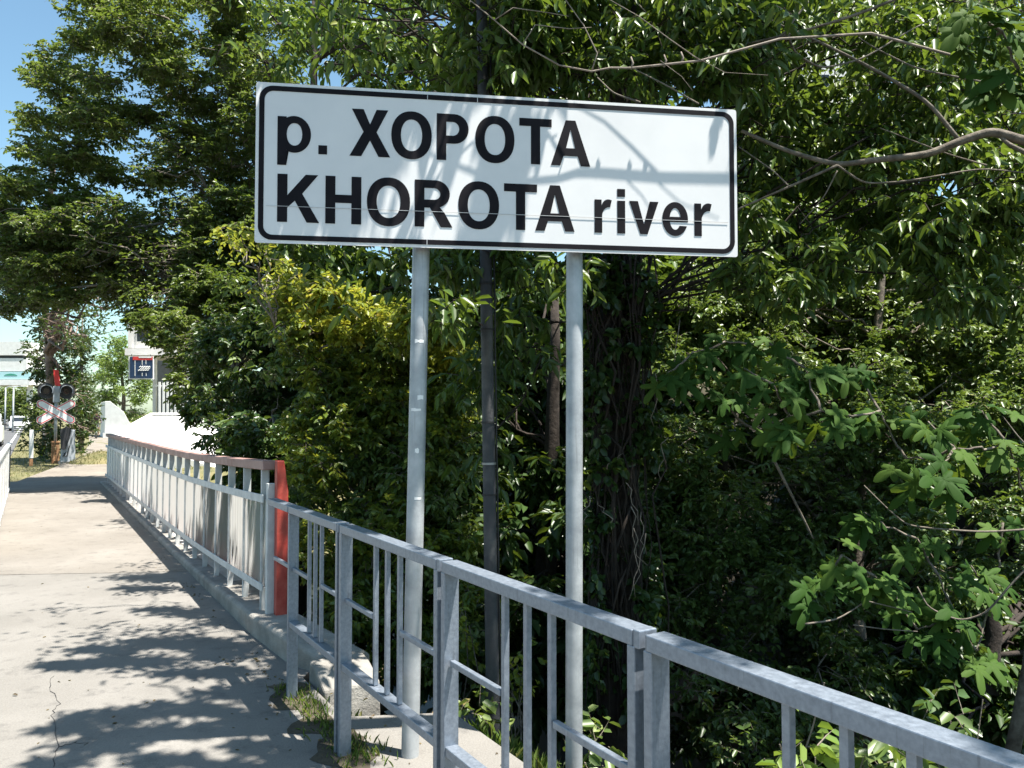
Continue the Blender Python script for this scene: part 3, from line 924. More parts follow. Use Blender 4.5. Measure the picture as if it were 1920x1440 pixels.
def car(name, s, v, paint, label, group, front=-1, h=1.5, w=1.8, Lc=4.3):
    """front=-1: nose towards the camera"""
    rt = empty(name, sv(s, v, -0.12), 0, label, 'car', group)
    z0 = -0.12
    def P(x, y, z): return sv(s - front * x * -1 if False else s + front * x, v + y, z0 + z)
    prof = [(-Lc / 2, 0.35), (-Lc / 2 + 0.03, 0.72), (-Lc / 2 + 0.12, 0.92), (-Lc * 0.18, h * 0.63), (0, h * 0.64), (Lc * 0.2, h * 0.635), (Lc / 2 - 0.75, h * 0.6), (Lc / 2 - 0.12, 0.72), (Lc / 2, 0.5), (Lc / 2 - 0.03, 0.28), (-Lc / 2 + 0.05, 0.25)]
    def loft(prof, hw, ins):
        vs, n = [], len(prof)
        for y, sc in ((-hw, ins), (-hw + 0.07, 1), (hw - 0.07, 1), (hw, ins)):
            cx = sum(p[0] for p in prof) / n; cz = sum(p[1] for p in prof) / n
            vs += [P(cx + (x - cx) * sc, y, cz + (z - cz) * sc) for x, z in prof]
        fs = [tuple(range(n)), tuple(range(3 * n, 4 * n))]
        for j in range(3):
            fs += [(j * n + k, j * n + (k + 1) % n, (j + 1) * n + (k + 1) % n, (j + 1) * n + k) for k in range(n)]
        return MB().add(vs, fs)
    body = loft(prof, w / 2, 0.94).build('body', paint, rt, bevel=0.03)
    cab = [(-Lc * 0.42, h * 0.62), (-Lc * 0.34, h * 0.93), (-Lc * 0.2, h), (Lc * 0.06, h * 0.985), (Lc * 0.14, h * 0.93), (Lc * 0.29, h * 0.62)]
    loft(cab, w / 2 - 0.10, 0.95).build('cabin', paint, rt, bevel=0.03)
    # glass set just proud of the cabin
    def pane(nm, q):
        vs = [P(*p) for p in q]
        MB().add(vs, [tuple(range(len(vs)))]).build(nm, M['glass'], rt)
    yw = w / 2 - 0.19
    pane('windscreen', [(Lc * 0.292, -yw, h * 0.645), (Lc * 0.292, yw, h * 0.645), (Lc * 0.165, yw * 0.9, h * 0.915), (Lc * 0.165, -yw * 0.9, h * 0.915)])
    pane('rear_window', [(-Lc * 0.425, -yw, h * 0.65), (-Lc * 0.425, yw, h * 0.65), (-Lc * 0.352, yw * 0.9, h * 0.92), (-Lc * 0.352, -yw * 0.9, h * 0.92)])
    for sy in (-1, 1):
        ys = sy * (w / 2 - 0.092)
        pane('side_window', [(-Lc * 0.36, ys, h * 0.66), (-Lc * 0.08, ys, h * 0.66), (-Lc * 0.08, ys, h * 0.93), (-Lc * 0.30, ys, h * 0.91)])
        pane('side_window', [(-Lc * 0.06, ys, h * 0.66), (Lc * 0.24, ys, h * 0.66), (Lc * 0.12, ys, h * 0.90), (-Lc * 0.06, ys, h * 0.93)])
        MB().box(P(Lc / 2 - 0.10, sy * (w / 2 - 0.28), 0.66), (0.14, 0.36, 0.13), AXS).build('headlight', M['headlight'], rt, bevel=0.02)
        MB().box(P(-Lc / 2 + 0.05, sy * (w / 2 - 0.18), 0.80), (0.10, 0.20, 0.20), AXS).build('tail_light', M['red_paint'], rt, bevel=0.02)
        for x in (-Lc * 0.31, Lc * 0.31):
            c = P(x, sy * (w / 2 - 0.12), 0.33)
            wh = MB().tube([c - AV * 0.11, c + AV * 0.11], 0.33, 24).build('wheel', M['tyre'], rt)
            MB().tube([c + AV * sy * 0.105, c + AV * sy * 0.118], [0.21, 0.19], 18).build('rim', M['chrome'], wh)
        MB().box(P(Lc * 0.2, sy * (w / 2 + 0.05), h * 0.66), (0.08, 0.16, 0.11), AXS).build('mirror', M['dark_metal'], rt, bevel=0.02)
    MB().box(P(Lc / 2 - 0.01, 0, 0.45), (0.06, w * 0.6, 0.16), AXS).build('grille', M['dark_metal'], rt, bevel=0.01)
    MB().box(P(Lc / 2 + 0.03, 0, 0.36), (0.012, 0.5, 0.10), AXS).build('number_plate', M['white_paint'], rt)
    return rt


M['car_white'] = plain('white car paint', (0.72, 0.72, 0.73), 0.22)
M['car_dark'] = plain('dark pink red car paint', (0.40, 0.30, 0.32), 0.22)
ps = frame_at(-4, 838, -0.12)
car('parked_car', ps[0] + 2.0, ps[1] - 0.75, M['car_white'], 'white car cut by the left edge of the picture', 'cars on the road', front=1, h=1.75, w=1.85)
ps = frame_at(36, 808, -0.12)
car('oncoming_car', ps[0] + 2.0, ps[1], M['car_white'], 'small white car further up the road', 'cars on the road', front=-1)
ps = frame_at(34, 792, -0.12)
car('distant_van', ps[0] + 2.0, ps[1], M['car_dark'], 'dark vehicle farthest up the road', 'cars on the road', front=-1, h=2.2, w=1.95)

# cyclist coming along the path
cs, cv = frame_at(180, 822, -0.02)
bk = empty('bicycle', sv(cs, cv, -0.015), 0, 'bicycle ridden along the far path', 'bicycle')
zb = -0.015
def B(x, y, z): return sv(cs - x, cv + y, zb + z)            # x forward = towards the camera
for nm, x in (('wheel', 0.52), ('wheel', -0.52)):
    pts = [B(x + 0.33 * math.cos(t_), 0, 0.345 + 0.33 * math.sin(t_)) for t_ in np.linspace(0, 2 * math.pi, 33)]
    wh = MB().tube(pts, 0.022, 8, caps=False).build(nm, M['tyre'], bk)
    sp_ = MB()
    for k in range(10):
        t_ = math.pi * k / 10
        sp_.tube([B(x + 0.31 * math.cos(t_), 0, 0.345 + 0.31 * math.sin(t_)), B(x - 0.31 * math.cos(t_), 0, 0.345 - 0.31 * math.sin(t_))], 0.003, 4)
    sp_.build('spokes', M['chrome'], wh)
fr = MB()
for a, b2 in (((-0.52, 0.345), (-0.02, 0.30)), ((-0.02, 0.30), (-0.18, 0.82)), ((-0.18, 0.74), (0.36, 0.80)), ((-0.02, 0.30), (0.36, 0.74)), ((0.34, 0.88), (0.52, 0.345)), ((-0.52, 0.345), (-0.17, 0.74))):
    fr.tube([B(a[0], 0, a[1]), B(b2[0], 0, b2[1])], 0.018, 8)
fr.build('frame', M['white_paint'], bk)
MB().tube([B(0.30, -0.30, 1.02), B(0.36, -0.15, 1.0), B(0.34, 0, 0.96), B(0.36, 0.15, 1.0), B(0.30, 0.30, 1.02)], 0.014, 8).build('handlebar', M['dark_metal'], bk)
MB().box(B(-0.2, 0, 0.86), (0.26, 0.14, 0.06), AXS).build('saddle', M['black'], bk, bevel=0.02)
for y, dz in ((-0.13, 0.14), (0.13, -0.14)):
    MB().box(B(0.0, y, 0.30 + dz), (0.10, 0.09, 0.025), AXS).build('pedal', M['black'], bk)

skv = [(-0.18, 0, 0.98), (-0.12, 0, 1.16), (-0.02, 0, 1.36), (0.06, 0, 1.46), (0.10, 0, 1.53), (0.12, 0, 1.61), (0.13, 0, 1.70)]
skr = [0.145, 0.13, 0.155, 0.10, 0.055, 0.085, 0.095]
ske = [(i, i + 1) for i in range(6)]
for sy in (-1, 1):
    n0 = len(skv)
    skv += [(0.02, sy * 0.19, 1.40), (0.14, sy * 0.27, 1.18), (0.28, sy * 0.27, 1.04), (0.33, sy * 0.265, 1.025)]
    skr += [0.062, 0.048, 0.036, 0.034]
    ske += [(2, n0), (n0, n0 + 1), (n0 + 1, n0 + 2), (n0 + 2, n0 + 3)]
    n0 = len(skv)
    kz = 0.14 if sy < 0 else -0.14
    skv += [(-0.13, sy * 0.10, 0.93), (0.20, sy * 0.14, 0.80 + kz * 0.6), (0.02, sy * 0.13, 0.42 + kz), (0.08, sy * 0.13, 0.335 + kz)]
    skr += [0.10, 0.066, 0.042, 0.034]
    ske += [(0, n0), (n0, n0 + 1), (n0 + 1, n0 + 2), (n0 + 2, n0 + 3)]
me = bpy.data.meshes.new('person_cage')
me.from_pydata([tuple(B(*p)) for p in skv], ske, [])
tmp = bpy.data.objects.new('person_cage', me); COL.objects.link(tmp)
tmp.modifiers.new('skin', 'SKIN'); sb_ = tmp.modifiers.new('sub', 'SUBSURF'); sb_.levels = 2; sb_.render_levels = 2
for q, r_ in zip(me.skin_vertices[0].data, skr): q.radius = (r_, r_)
me.skin_vertices[0].data[0].use_root = True
dg = bpy.context.evaluated_depsgraph_get(); dg.update()
body_me = bpy.data.meshes.new_from_object(tmp.evaluated_get(dg))
bpy.data.objects.remove(tmp)
pe = empty('person', B(0, 0, 0), 0, 'cyclist in a dark top riding towards the viewer', 'person')
m, nt, b = new_mat('cyclist skin and clothes')
tc = N(nt, 'TexCoord'); sx = N(nt, 'SeparateXYZ'); nt.links.new(tc.outputs['Object'], sx.inputs[0])
r = ramp(nt, [(0.0, (0.45, 0.28, 0.2)), (0.40, (0.02, 0.02, 0.025)), (0.58, (0.045, 0.02, 0.035)), (0.86, (0.45, 0.28, 0.2))]); r.color_ramp.interpolation = 'CONSTANT'
mr = N(nt, 'MapRange'); mr.inputs['From Min'].default_value = 0.0; mr.inputs['From Max'].default_value = 1.75
nt.links.new(sx.outputs['Z'], mr.inputs['Value']); nt.links.new(mr.outputs[0], r.inputs[0]); nt.links.new(r.outputs[0], b.inputs['Base Color'])
body_me.materials.clear(); body_me.materials.append(m)
body_me.polygons.foreach_set('use_smooth', [True] * len(body_me.polygons))
link(bpy.data.objects.new('body', body_me), pe)
hv = []
hm = MB()
for k, (z, r_) in enumerate(((1.66, 0.112), (1.72, 0.125), (1.79, 0.105), (1.83, 0.05))):
    hv += [B(0.125 + r_ * 1.1 * math.cos(t_), r_ * 0.9 * math.sin(t_), z + (0.02 * math.cos(t_))) for t_ in np.linspace(0, 2 * math.pi, 17)[:-1]]
fs = [(k * 16 + j, k * 16 + (j + 1) % 16, (k + 1) * 16 + (j + 1) % 16, (k + 1) * 16 + j) for k in range(3) for j in range(16)] + [tuple(range(48, 64)), tuple(range(16))]
hm.add(hv, fs).build('helmet', M['black'], pe, smooth_=True)

# white stair wall, ramp parapet, pavilion with hanging board
D = 55.0
o3 = at(195, 822, D)
ww = empty('white_wall', o3, 0, 'white tapering wall beside the far path', 'wall')
A_ = [at(196, 824, D), at(197, 753, D), at(206, 752, D), at(232, 772, D), at(250, 806, D), at(252, 824, D)]
vs = A_ + [p + AU * 4.0 for p in A_]
MB().add(vs, [tuple(range(6)), tuple(range(6, 12))] + [(k, (k + 1) % 6, 6 + (k + 1) % 6, 6 + k) for k in range(6)]).build('wall_body', M['white_wall'], ww, bevel=0.02)
A_ = [at(193, 824, D - 0.3), at(193, 812, D - 0.3), at(253, 812, D - 0.3), at(253, 824, D - 0.3)]
vs = A_ + [p + AU * 0.28 for p in A_]
MB().add(vs, [(0, 1, 2, 3), (4, 5, 6, 7), (0, 1, 5, 4), (1, 2, 6, 5), (2, 3, 7, 6), (3, 0, 4, 7)]).build('footing', M['white_wall'], ww)

D = 25.0
pr = empty('ramp_slope', at(300, 860, D), 0, 'white concrete slope behind the far end of the bridge railing', 'ramp')
A_ = [at(205, 900, D), at(216, 814, D), at(283, 777, D + 2.6), at(470, 777, D + 2.6), at(470, 900, D)]
vs = A_ + [p + np.array([0, 3.2, 0]) for p in A_[:2]] + [p + np.array([0, 0.6, 0]) for p in A_[2:4]] + [A_[4] + np.array([0, 3.2, 0])]
MB().add(vs, [tuple(range(5)), tuple(range(5, 10))] + [(k, (k + 1) % 5, 5 + (k + 1) % 5, 5 + k) for k in range(5)]).build('slope', M['white_wall'], pr)
A_ = [at(213, 815, D), at(213, 811.5, D), at(282.5, 774, D + 2.55), at(470, 774, D + 2.55), at(470, 777.5, D + 2.5), at(283.5, 777.5, D + 2.5)]
vs = A_ + [p + np.array([0, 0.5, 0]) for p in A_]
MB().add(vs, [tuple(range(6)), tuple(range(6, 12))] + [(k, (k + 1) % 6, 6 + (k + 1) % 6, 6 + k) for k in range(6)]).build('coping', M['white_wall'], pr)

D = 29.0
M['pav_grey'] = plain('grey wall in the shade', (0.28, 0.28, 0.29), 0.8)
M['board_blue'] = mottled('navy board print', (0.012, 0.03, 0.075), (0.02, 0.045, 0.11), scale=5, rough=0.35)
pv = empty('pavilion', at(330, 800, D), 0, 'white flat roofed pavilion half hidden behind the leaves', 'building')
def pbox(x0, y0, x1, y1, D0, depth, name, mat, parent, bevel=0.0):
    A_ = [at(x0, y1, D0), at(x1, y1, D0), at(x1, y0, D0), at(x0, y0, D0)]
    vs = A_ + [p + np.array([0, depth, 0]) for p in A_]
    return MB().add(vs, [(3, 2, 1, 0), (4, 5, 6, 7), (0, 1, 5, 4), (1, 2, 6, 5), (2, 3, 7, 6), (3, 0, 4, 7)]).build(name, mat, parent, bevel=bevel)
roof = pbox(234, 653, 470, 666, D, 6, 'roof', M['white_wall'], pv)
pbox(240, 606, 470, 652.5, D + 0.6, 5, 'upper_wall', M['white_wall'], pv)
for x in (255, 300, 345, 390):
    wf = pbox(x, 618, x + 26, 642, D + 0.56, 0.03, 'window', M['white_paint'], pv)
    pbox(x + 2, 620, x + 24, 640, D + 0.545, 0.012, 'pane', M['glass'], wf)
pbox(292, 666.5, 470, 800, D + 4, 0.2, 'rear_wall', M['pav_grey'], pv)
for x in (286, 350, 420):
    pbox(x, 666.5, x + 6, 800, D + 0.3, 0.12, 'column', M['white_wall'], pv)
for k in range(17):
    x = 297 + k * 7.5
    pbox(x, 716, x + 3.4, 777, D + 0.1, 0.05, 'picket', M['white_paint'], pv)
pbox(292, 722, 430, 724.5, D + 0.16, 0.04, 'picket_rail', M['white_paint'], pv)
hb = empty('hanging_board', at(263, 668, D - 0.2), 0, 'navy hanging board with red top band under the pavilion roof', 'sign board')
pbox(241, 668, 286, 711, D - 0.25, 0.12, 'frame', M['white_paint'], hb)
pbox(243.5, 669, 286.2, 709, D - 0.275, 0.02, 'print_field', M['board_blue'], hb)
pbox(249, 668.5, 286, 675, D - 0.285, 0.008, 'red_band', M['red_paint'], hb)
pbox(260, 668.2, 284, 671, D - 0.292, 0.005, 'white_band', M['white_paint'], hb)
for x, y0, y1 in ((252.5, 676, 705), (266, 675, 684), (273, 675, 683), (266, 699, 705), (273.5, 699, 705)):
    pbox(x, y0, x + 1.1, y1, D - 0.285, 0.006, 'white_stroke', M['white_paint'], hb)
for y, x0, x1 in ((687.5, 261, 282), (690.5, 263, 281), (694, 259, 279)):
    P = [at(x, y + 1.1 * math.sin((x - x0) * 1.9), D - 0.288) for x in np.linspace(x0, x1, 26)]
    MB().tube(P, 0.013, 5).build('white_lettering', M['white_paint'], hb)
for x in (246, 282):
    pbox(x, 664, x + 1, 668, D - 0.2, 0.02, 'hanger', M['dark_metal'], hb)

# footbridge over the road at the far left
D = 90.0
fb = empty('footbridge', at(-60, 790, D), 0, 'white covered footbridge across the road at the far left', 'footbridge')
M['teal'] = plain('pale teal band', (0.42, 0.66, 0.70), 0.5)
M['green_print'] = plain('green print', (0.05, 0.28, 0.2), 0.5)
pbox(-200, 640, 46, 666, D, 5, 'roof', M['white_wall'], fb)
pbox(-200, 667, 44, 671, D + 0.3, 4.5, 'gutter', M['dark_metal'], fb)
pbox(-200, 671.5, 50, 696, D + 0.1, 4.5, 'upper_wall', M['white_wall'], fb)
pbox(-200, 697, 56, 711, D, 4.8, 'banner', M['teal'], fb)
pbox(-200, 711.5, 56, 722, D - 0.1, 5, 'deck', M['white_wall'], fb)
P = [(x, 703 - 2.6 * math.sin((x - 8) / 24 * math.pi) * (1 if 8 < x < 32 else 0)) for x in np.linspace(8, 32, 13)]
mb = MB(); pts = [at(x, y, D - 0.02) for x, y in P] + [at(x, 704.3, D - 0.02) for x, y in reversed(P)]
mb.add(pts + [p + np.array([0, 0.015, 0]) for p in pts], [tuple(range(26)), tuple(range(26, 52))] + [(k, (k + 1) % 26, 26 + (k + 1) % 26, 26 + k) for k in range(26)])
mb.build('printed_shape', M['green_print'], fb)
pbox(-150, 722, -140, 800, D + 1, 0.6, 'support', M['white_wall'], fb)
pbox(50, 722, 56, 806, D + 1, 0.6, 'support', M['white_wall'], fb)
for px, py, D, side in ((24, 790, 74.0, 1), (9, 790, 84.0, 1)):
    b0 = at(px, 800, D); b0[2] = -0.1
    ln = empty('street_lamp', b0, 0, 'grey street lamp %s the footbridge' % ('nearer to the camera beside' if px == 24 else 'farther off below'), 'street lamp', 'street lamps up the road')
    hh = at(px, 727, D)[2]
    MB().tube([b0, [b0[0], b0[1], hh]], [0.09, 0.06], 10).build('mast', M['box_grey'], ln, smooth_=True)
    MB().tube([[b0[0], b0[1], hh], [b0[0] + 0.35, b0[1], hh + 0.12], [b0[0] + 0.8, b0[1], hh + 0.14]], 0.035, 8).build('arm', M['box_grey'], ln)
    MB().box((b0[0] + 1.0, b0[1], hh + 0.14), (0.55, 0.25, 0.1)).build('lamp_head', M['white_paint'], ln, bevel=0.02)
# pale tall block seen through the leaves at the upper right
D = 60.0
tb = empty('apartment_block', at(1560, 700, D), 0, 'white apartment block glimpsed through leaves at the upper right', 'building')
pbox(1440, -300, 1640, 760, D, 12, 'wall', M['white_wall'], tb)
for r_ in range(7):
    for x in (1465, 1525, 1585):
        pbox(x, -260 + r_ * 80, x + 30, -220 + r_ * 80, D - 0.04, 0.1, 'window', M['glass'], tb)

# ------------------------------------------------------------------ vegetation tools
SUNV = np.array(SUN)


def unit(a): return a / (np.linalg.norm(a, axis=-1, keepdims=True) + 1e-9)


def to_px(P):
    q = P - np.array([0, 0, EYE])
    zc = q[:, 1] * math.cos(PITCH) + q[:, 2] * math.sin(PITCH)
    yc = -q[:, 1] * math.sin(PITCH) + q[:, 2] * math.cos(PITCH)
    zc = np.where(zc < 0.05, 0.05, zc)
    return 960 + FPX * q[:, 0] / zc, 720 - FPX * yc / zc


# gaps in the canopy: where the photograph shows sun on the sign, the sheets and the footway
SHADE = [  # px, py, rx, ry on the footway, height of the leaf spray that throws it
    (330, 1083, 150, 13, 4.6), (270, 1103, 70, 7, 4.7), (400, 1105, 70, 12, 4.8),
    (370, 1150, 90, 12, 4.9), (300, 1143, 60, 5, 4.9), (440, 1165, 60, 14, 4.8),
    (330, 1205, 150, 16, 5.0), (200, 1218, 90, 8, 5.0), (120, 1248, 80, 9, 5.0), (240, 1240, 150, 20, 5.0), (420, 1220, 120, 30, 5.2), (400, 1262, 130, 14, 5.0),
    (460, 1300, 110, 16, 5.2), (350, 1330, 150, 20, 5.2), (230, 1345, 120, 18, 5.2), (130, 1365, 70, 10, 5.3), (480, 1345, 110, 24, 5.2), (330, 1370, 180, 16, 5.3), (520, 1290, 90, 30, 5.3), (560, 1240, 60, 30, 5.2),
    (180, 1400, 110, 10, 5.3), (300, 1425, 130, 10, 5.4), (120, 1430, 80, 9, 5.4), (470, 1400, 70, 8, 5.4), (560, 1420, 80, 25, 5.4), (430, 1440, 90, 14, 5.4), (620, 1370, 60, 30, 5.3)]


def keep(P, p_lit=0.93):
    """False where a leaf would shade a surface that lies in full sun"""
    S0 = np.array([SL[0], SL[1], SZ])
    t_ = ((P - S0) @ SN) / (SUNV @ SN)
    h = P - t_[:, None] * SUNV
    u, w = (h - S0) @ SX, h[:, 2] - SZ
    bad = (t_ > 0.0) & (u > -0.05) & (u < SW + 0.03) & (w > -0.10) & (w < SH + 0.03)
    # white sheets
    s_, v_ = to_sv(P[:, 0], P[:, 1])
    tv = (v_ + 0.06) / (SUNV[0] * V2[0] + SUNV[1] * V2[1])
    h = P - tv[:, None] * SUNV
    hs, _ = to_sv(h[:, 0], h[:, 1])
    bad |= (tv > 0) & (hs > 3.05) & (hs < 8.6) & (h[:, 2] > 0.0) & (h[:, 2] < 1.2) & (rng.random(len(P)) < 0.93)
    bad |= (tv > 0) & (hs > -0.2) & (hs < 3.1) & (h[:, 2] > 0.0) & (h[:, 2] < 1.2) & (rng.random(len(P)) < 0.45)
    # footway
    tg = P[:, 2] / SUNV[2]
    h = P - tg[:, None] * SUNV
    hs, hv = to_sv(h[:, 0], h[:, 1])
    lit = (tg > 0) & (hv > -2.2) & (hv < -0.12) & (hs > -4.6) & (hs < 13.2)
    bad |= lit & (rng.random(len(P)) < p_lit)
    # far end objects that stand in the sun
    lit2 = (tg > 0) & (hs > 18) & (hs < 27) & (hv > -2.2) & (hv < 9)
    bad |= lit2 & (rng.random(len(P)) < 0.85)
    # nothing grows across the strapped pole
    x_, y_ = to_px(P)
    bad |= (P[:, 1] < 5.25) & (P[:, 1] > 1) & (x_ > 884) & (x_ < 938) & (y_ > -20) & (y_ < 1340) & (rng.random(len(P)) < 0.9)
    return ~bad


def leaves_mesh(name, P, D_, Nn, L, Wd, tint, mat, shape='lance', curl=0.12):
    n = len(P)
    D_ = unit(D_)
    side = unit(np.cross(D_, Nn))
    Nn = unit(np.cross(side, D_))
    L = L[:, None]; Wd = Wd[:, None] / 2
    if shape == 'lance': ts, ws = (0.30, 0.66), (1.0, 0.72)
    elif shape == 'oval': ts, ws = (0.26, 0.72), (0.92, 0.86)
    else: ts, ws = (0.3, 0.7), (1.0, 1.0)
    fold = Nn * Wd * 0.35
    dr = -Nn * L * curl
    base = P
    l1 = P + D_ * L * ts[0] + side * Wd * ws[0] + fold
    r1 = P + D_ * L * ts[0] - side * Wd * ws[0] + fold
    l2 = P + D_ * L * ts[1] + side * Wd * ws[1] + fold + dr * 0.5
    r2 = P + D_ * L * ts[1] - side * Wd * ws[1] + fold + dr * 0.5
    tip = P + D_ * L + dr * 1.6
    V_ = np.stack([base, l1, l2, tip, r2, r1], 1).reshape(-1, 3)
    me = bpy.data.meshes.new(name)
    me.vertices.add(n * 6)
    me.vertices.foreach_set('co', V_.astype(np.float32).ravel())
    off = (np.arange(n) * 6)[:, None]
    q = np.concatenate([off + np.array([0, 1, 2, 3]), off + np.array([0, 3, 4, 5])], 1).reshape(-1)
    me.loops.add(n * 8)
    me.loops.foreach_set('vertex_index', q.astype(np.int32))
    me.polygons.add(n * 2)
    me.polygons.foreach_set('loop_start', (np.arange(n * 2) * 4).astype(np.int32))
    me.update(calc_edges=True)
    at_ = me.attributes.new('tint', 'FLOAT', 'POINT')
    at_.data.foreach_set('value', np.repeat(tint, 6).astype(np.float32))
    me.materials.append(mat)
    return me


class Foliage:
    """collects leaf sprays and twigs of one plant"""
    def __init__(self, leaf=0.09, width=0.4, droop=0.35, var=0.3, tw=0.003):
        self.leaf, self.width, self.droop, self.var, self.tw = leaf, width, droop, var, tw
        self.P, self.D, self.N, self.L, self.T = [], [], [], [], []
        self.tv, self.tf, self.nv = [], [], 0

    def clump(self, c, r, twigs, per, prune=True, tint=(0.0, 1.0), leaf=None, twig_mesh=True, spread=None):
        c, r = np.array(c, float), np.array(r, float)
        lf = leaf or self.leaf
        e = unit(rng.normal(size=(twigs, 3)))
        E_ = c + e * r * rng.uniform(0.35, 1.0, (twigs, 1)) ** 0.5
        if spread is not None: E_ = E_ + np.array(spread) * rng.uniform(0, 1, (twigs, 1))
        S_ = c + (E_ - c) * rng.uniform(0.05, 0.5, (twigs, 1)) + rng.normal(size=(twigs, 3)) * r * 0.18
        ln = np.linalg.norm(E_ - S_, axis=1, keepdims=True)
        mid = (S_ + E_) / 2 + np.array([0, 0, 1]) * ln * 0.18 + rng.normal(size=(twigs, 3)) * ln * 0.08
        t = np.clip(np.linspace(0.12, 1.0, per)[None, :] + rng.normal(0, 0.05, (twigs, per)), 0.02, 1)[..., None]
        s3, m3, e3 = S_[:, None], mid[:, None], E_[:, None]
        P = (1 - t) ** 2 * s3 + 2 * t * (1 - t) * m3 + t ** 2 * e3
        Tn = unit(2 * (1 - t) * (m3 - s3) + 2 * t * (e3 - m3))
        up = np.array([0, 0, 1.0])
        sd = unit(np.cross(Tn, up) + rng.normal(0, 0.15, Tn.shape))
        sgn = np.where((np.arange(per) % 2) == 0, 1.0, -1.0)[None, :, None]
        D_ = unit(Tn * rng.uniform(0.2, 0.9, t.shape) + sd * sgn * 0.8 - up * self.droop * rng.uniform(0.3, 1.6, t.shape) + rng.normal(0, 0.22, Tn.shape))
        Nn = unit(up * 0.8 + sd * sgn * 0.4 + rng.normal(0, 0.45, Tn.shape))
        P, D_, Nn = P.reshape(-1, 3), D_.reshape(-1, 3), Nn.reshape(-1, 3)
        ttw = rng.uniform(0, 1, (twigs, 1)) * 0.6 + rng.uniform(0, 1, (twigs, per)) * 0.4
        ti = tint[0] + (tint[1] - tint[0]) * ttw.reshape(-1)
        k = keep(P) if prune else np.ones(len(P), bool)
        self.P.append(P[k]); self.D.append(D_[k]); self.N.append(Nn[k]); self.T.append(ti[k])
        self.L.append((lf * rng.uniform(1 - self.var, 1 + self.var, len(P)))[k])
        if twig_mesh:
            tk = k.reshape(twigs, per).mean(1) > 0.3
            if prune: tk &= ~(on_sign(np.stack([S_, mid, (S_ + E_) / 2, E_], 1)).any(1))
            A = np.stack([S_, mid * 0.5 + (S_ + E_) * 0.25, E_], 1)[tk]       # three points
            if len(A):
                ax = unit(np.cross(A[:, 2] - A[:, 0], up) + 1e-6)
                ay = unit(np.cross(A[:, 2] - A[:, 0], ax))
                rs = np.array([1.3, 0.9, 0.4])[None, :, None] * self.tw * rng.uniform(0.6, 1.5, (len(A), 1, 1))
                ring = []
                for a in (0, 2.1, 4.2):
                    ring.append(A + (ax[:, None] * math.cos(a) + ay[:, None] * math.sin(a)) * rs)
                Vt = np.stack(ring, 2).reshape(-1, 3)                          # (n,3 pts,3 ring)
                o9 = (np.arange(len(A)) * 9)[:, None] + self.nv
                fq = []
                for i in (0, 1):
                    for j in range(3):
                        fq.append(o9 + np.array([i * 3 + j, i * 3 + (j + 1) % 3, (i + 1) * 3 + (j + 1) % 3, (i + 1) * 3 + j]))
                self.tv.append(Vt); self.tf.append(np.concatenate(fq, 0)); self.nv += len(Vt)

    def arrays(self):
        return [np.concatenate(q) for q in (self.P, self.D, self.N, self.L, self.T)]

    def build(self, root, mat, bark, shape='lance', curl=0.12, single=0, proto=None):
        P, D_, Nn, L, T_ = self.arrays()
        rest = np.ones(len(P), bool)
        crown_parent = root
        if single:
            # the leaves that show largest become objects of their own
            x, y = to_px(P)
            sc = np.where((x > 5) & (x < 1915) & (y > 5) & (y < 1435) & (P[:, 1] > 0.5), L / np.maximum(P[:, 1], 0.5), 0)
            pick = np.argsort(-sc)[:single]
            rest[pick] = False
        me = leaves_mesh('leaves', P[rest], D_[rest], Nn[rest], L[rest], L[rest] * self.width, T_[rest], mat, shape, curl)
        cr = link(bpy.data.objects.new('crown', me), root); cr['kind'] = 'stuff'
        if single:
            protos = []
            for k in range(4):
                pm = leaves_mesh('leaf', np.zeros((1, 3)), np.array([[1.0, 0, 0]]), np.array([[0, 0, 1.0]]), np.ones(1), np.array([self.width]), np.array([0.2 + 0.22 * k]), mat, shape, curl)
                protos.append(pm)
            for i in pick:
                o = bpy.data.objects.new('leaf', protos[int(T_[i] * 3.99) if T_[i] < 1 else 3])
                d = D_[i] / np.linalg.norm(D_[i]); sd = np.cross(Nn[i], d); sd /= np.linalg.norm(sd); nn = np.cross(d, sd)
                mm = Matrix(((d[0], sd[0], nn[0]), (d[1], sd[1], nn[1]), (d[2], sd[2], nn[2]))).to_4x4()
                COL.objects.link(o); o.parent = root
                o.matrix_parent_inverse = Matrix.Translation(-root.location)
                o.location = P[i]; o.rotation_euler = mm.to_euler(); o.scale = (L[i],) * 3
        if self.tv:
            Vt, Ft = np.concatenate(self.tv), np.concatenate(self.tf)
            tm = bpy.data.meshes.new('twigs')
            tm.vertices.add(len(Vt)); tm.vertices.foreach_set('co', Vt.astype(np.float32).ravel())
            tm.loops.add(Ft.size); tm.loops.foreach_set('vertex_index', Ft.astype(np.int32).ravel())
            tm.polygons.add(len(Ft)); tm.polygons.foreach_set('loop_start', (np.arange(len(Ft)) * 4).astype(np.int32))
            tm.update(calc_edges=True); tm.materials.append(bark)
            tw = link(bpy.data.objects.new('twigs', tm), root); tw['kind'] = 'stuff'
        return cr


def on_sign(P):
    S0 = np.array([SL[0], SL[1], SZ])
    t_ = ((P - S0) @ SN) / (SUNV @ SN)
    h = P - t_[..., None] * SUNV
    u, w = (h - S0) @ SX, h[..., 2] - SZ
    return (t_ > 0) & (u > -0.05) & (u < SW + 0.05) & (w > -0.1) & (w < SH + 0.05)


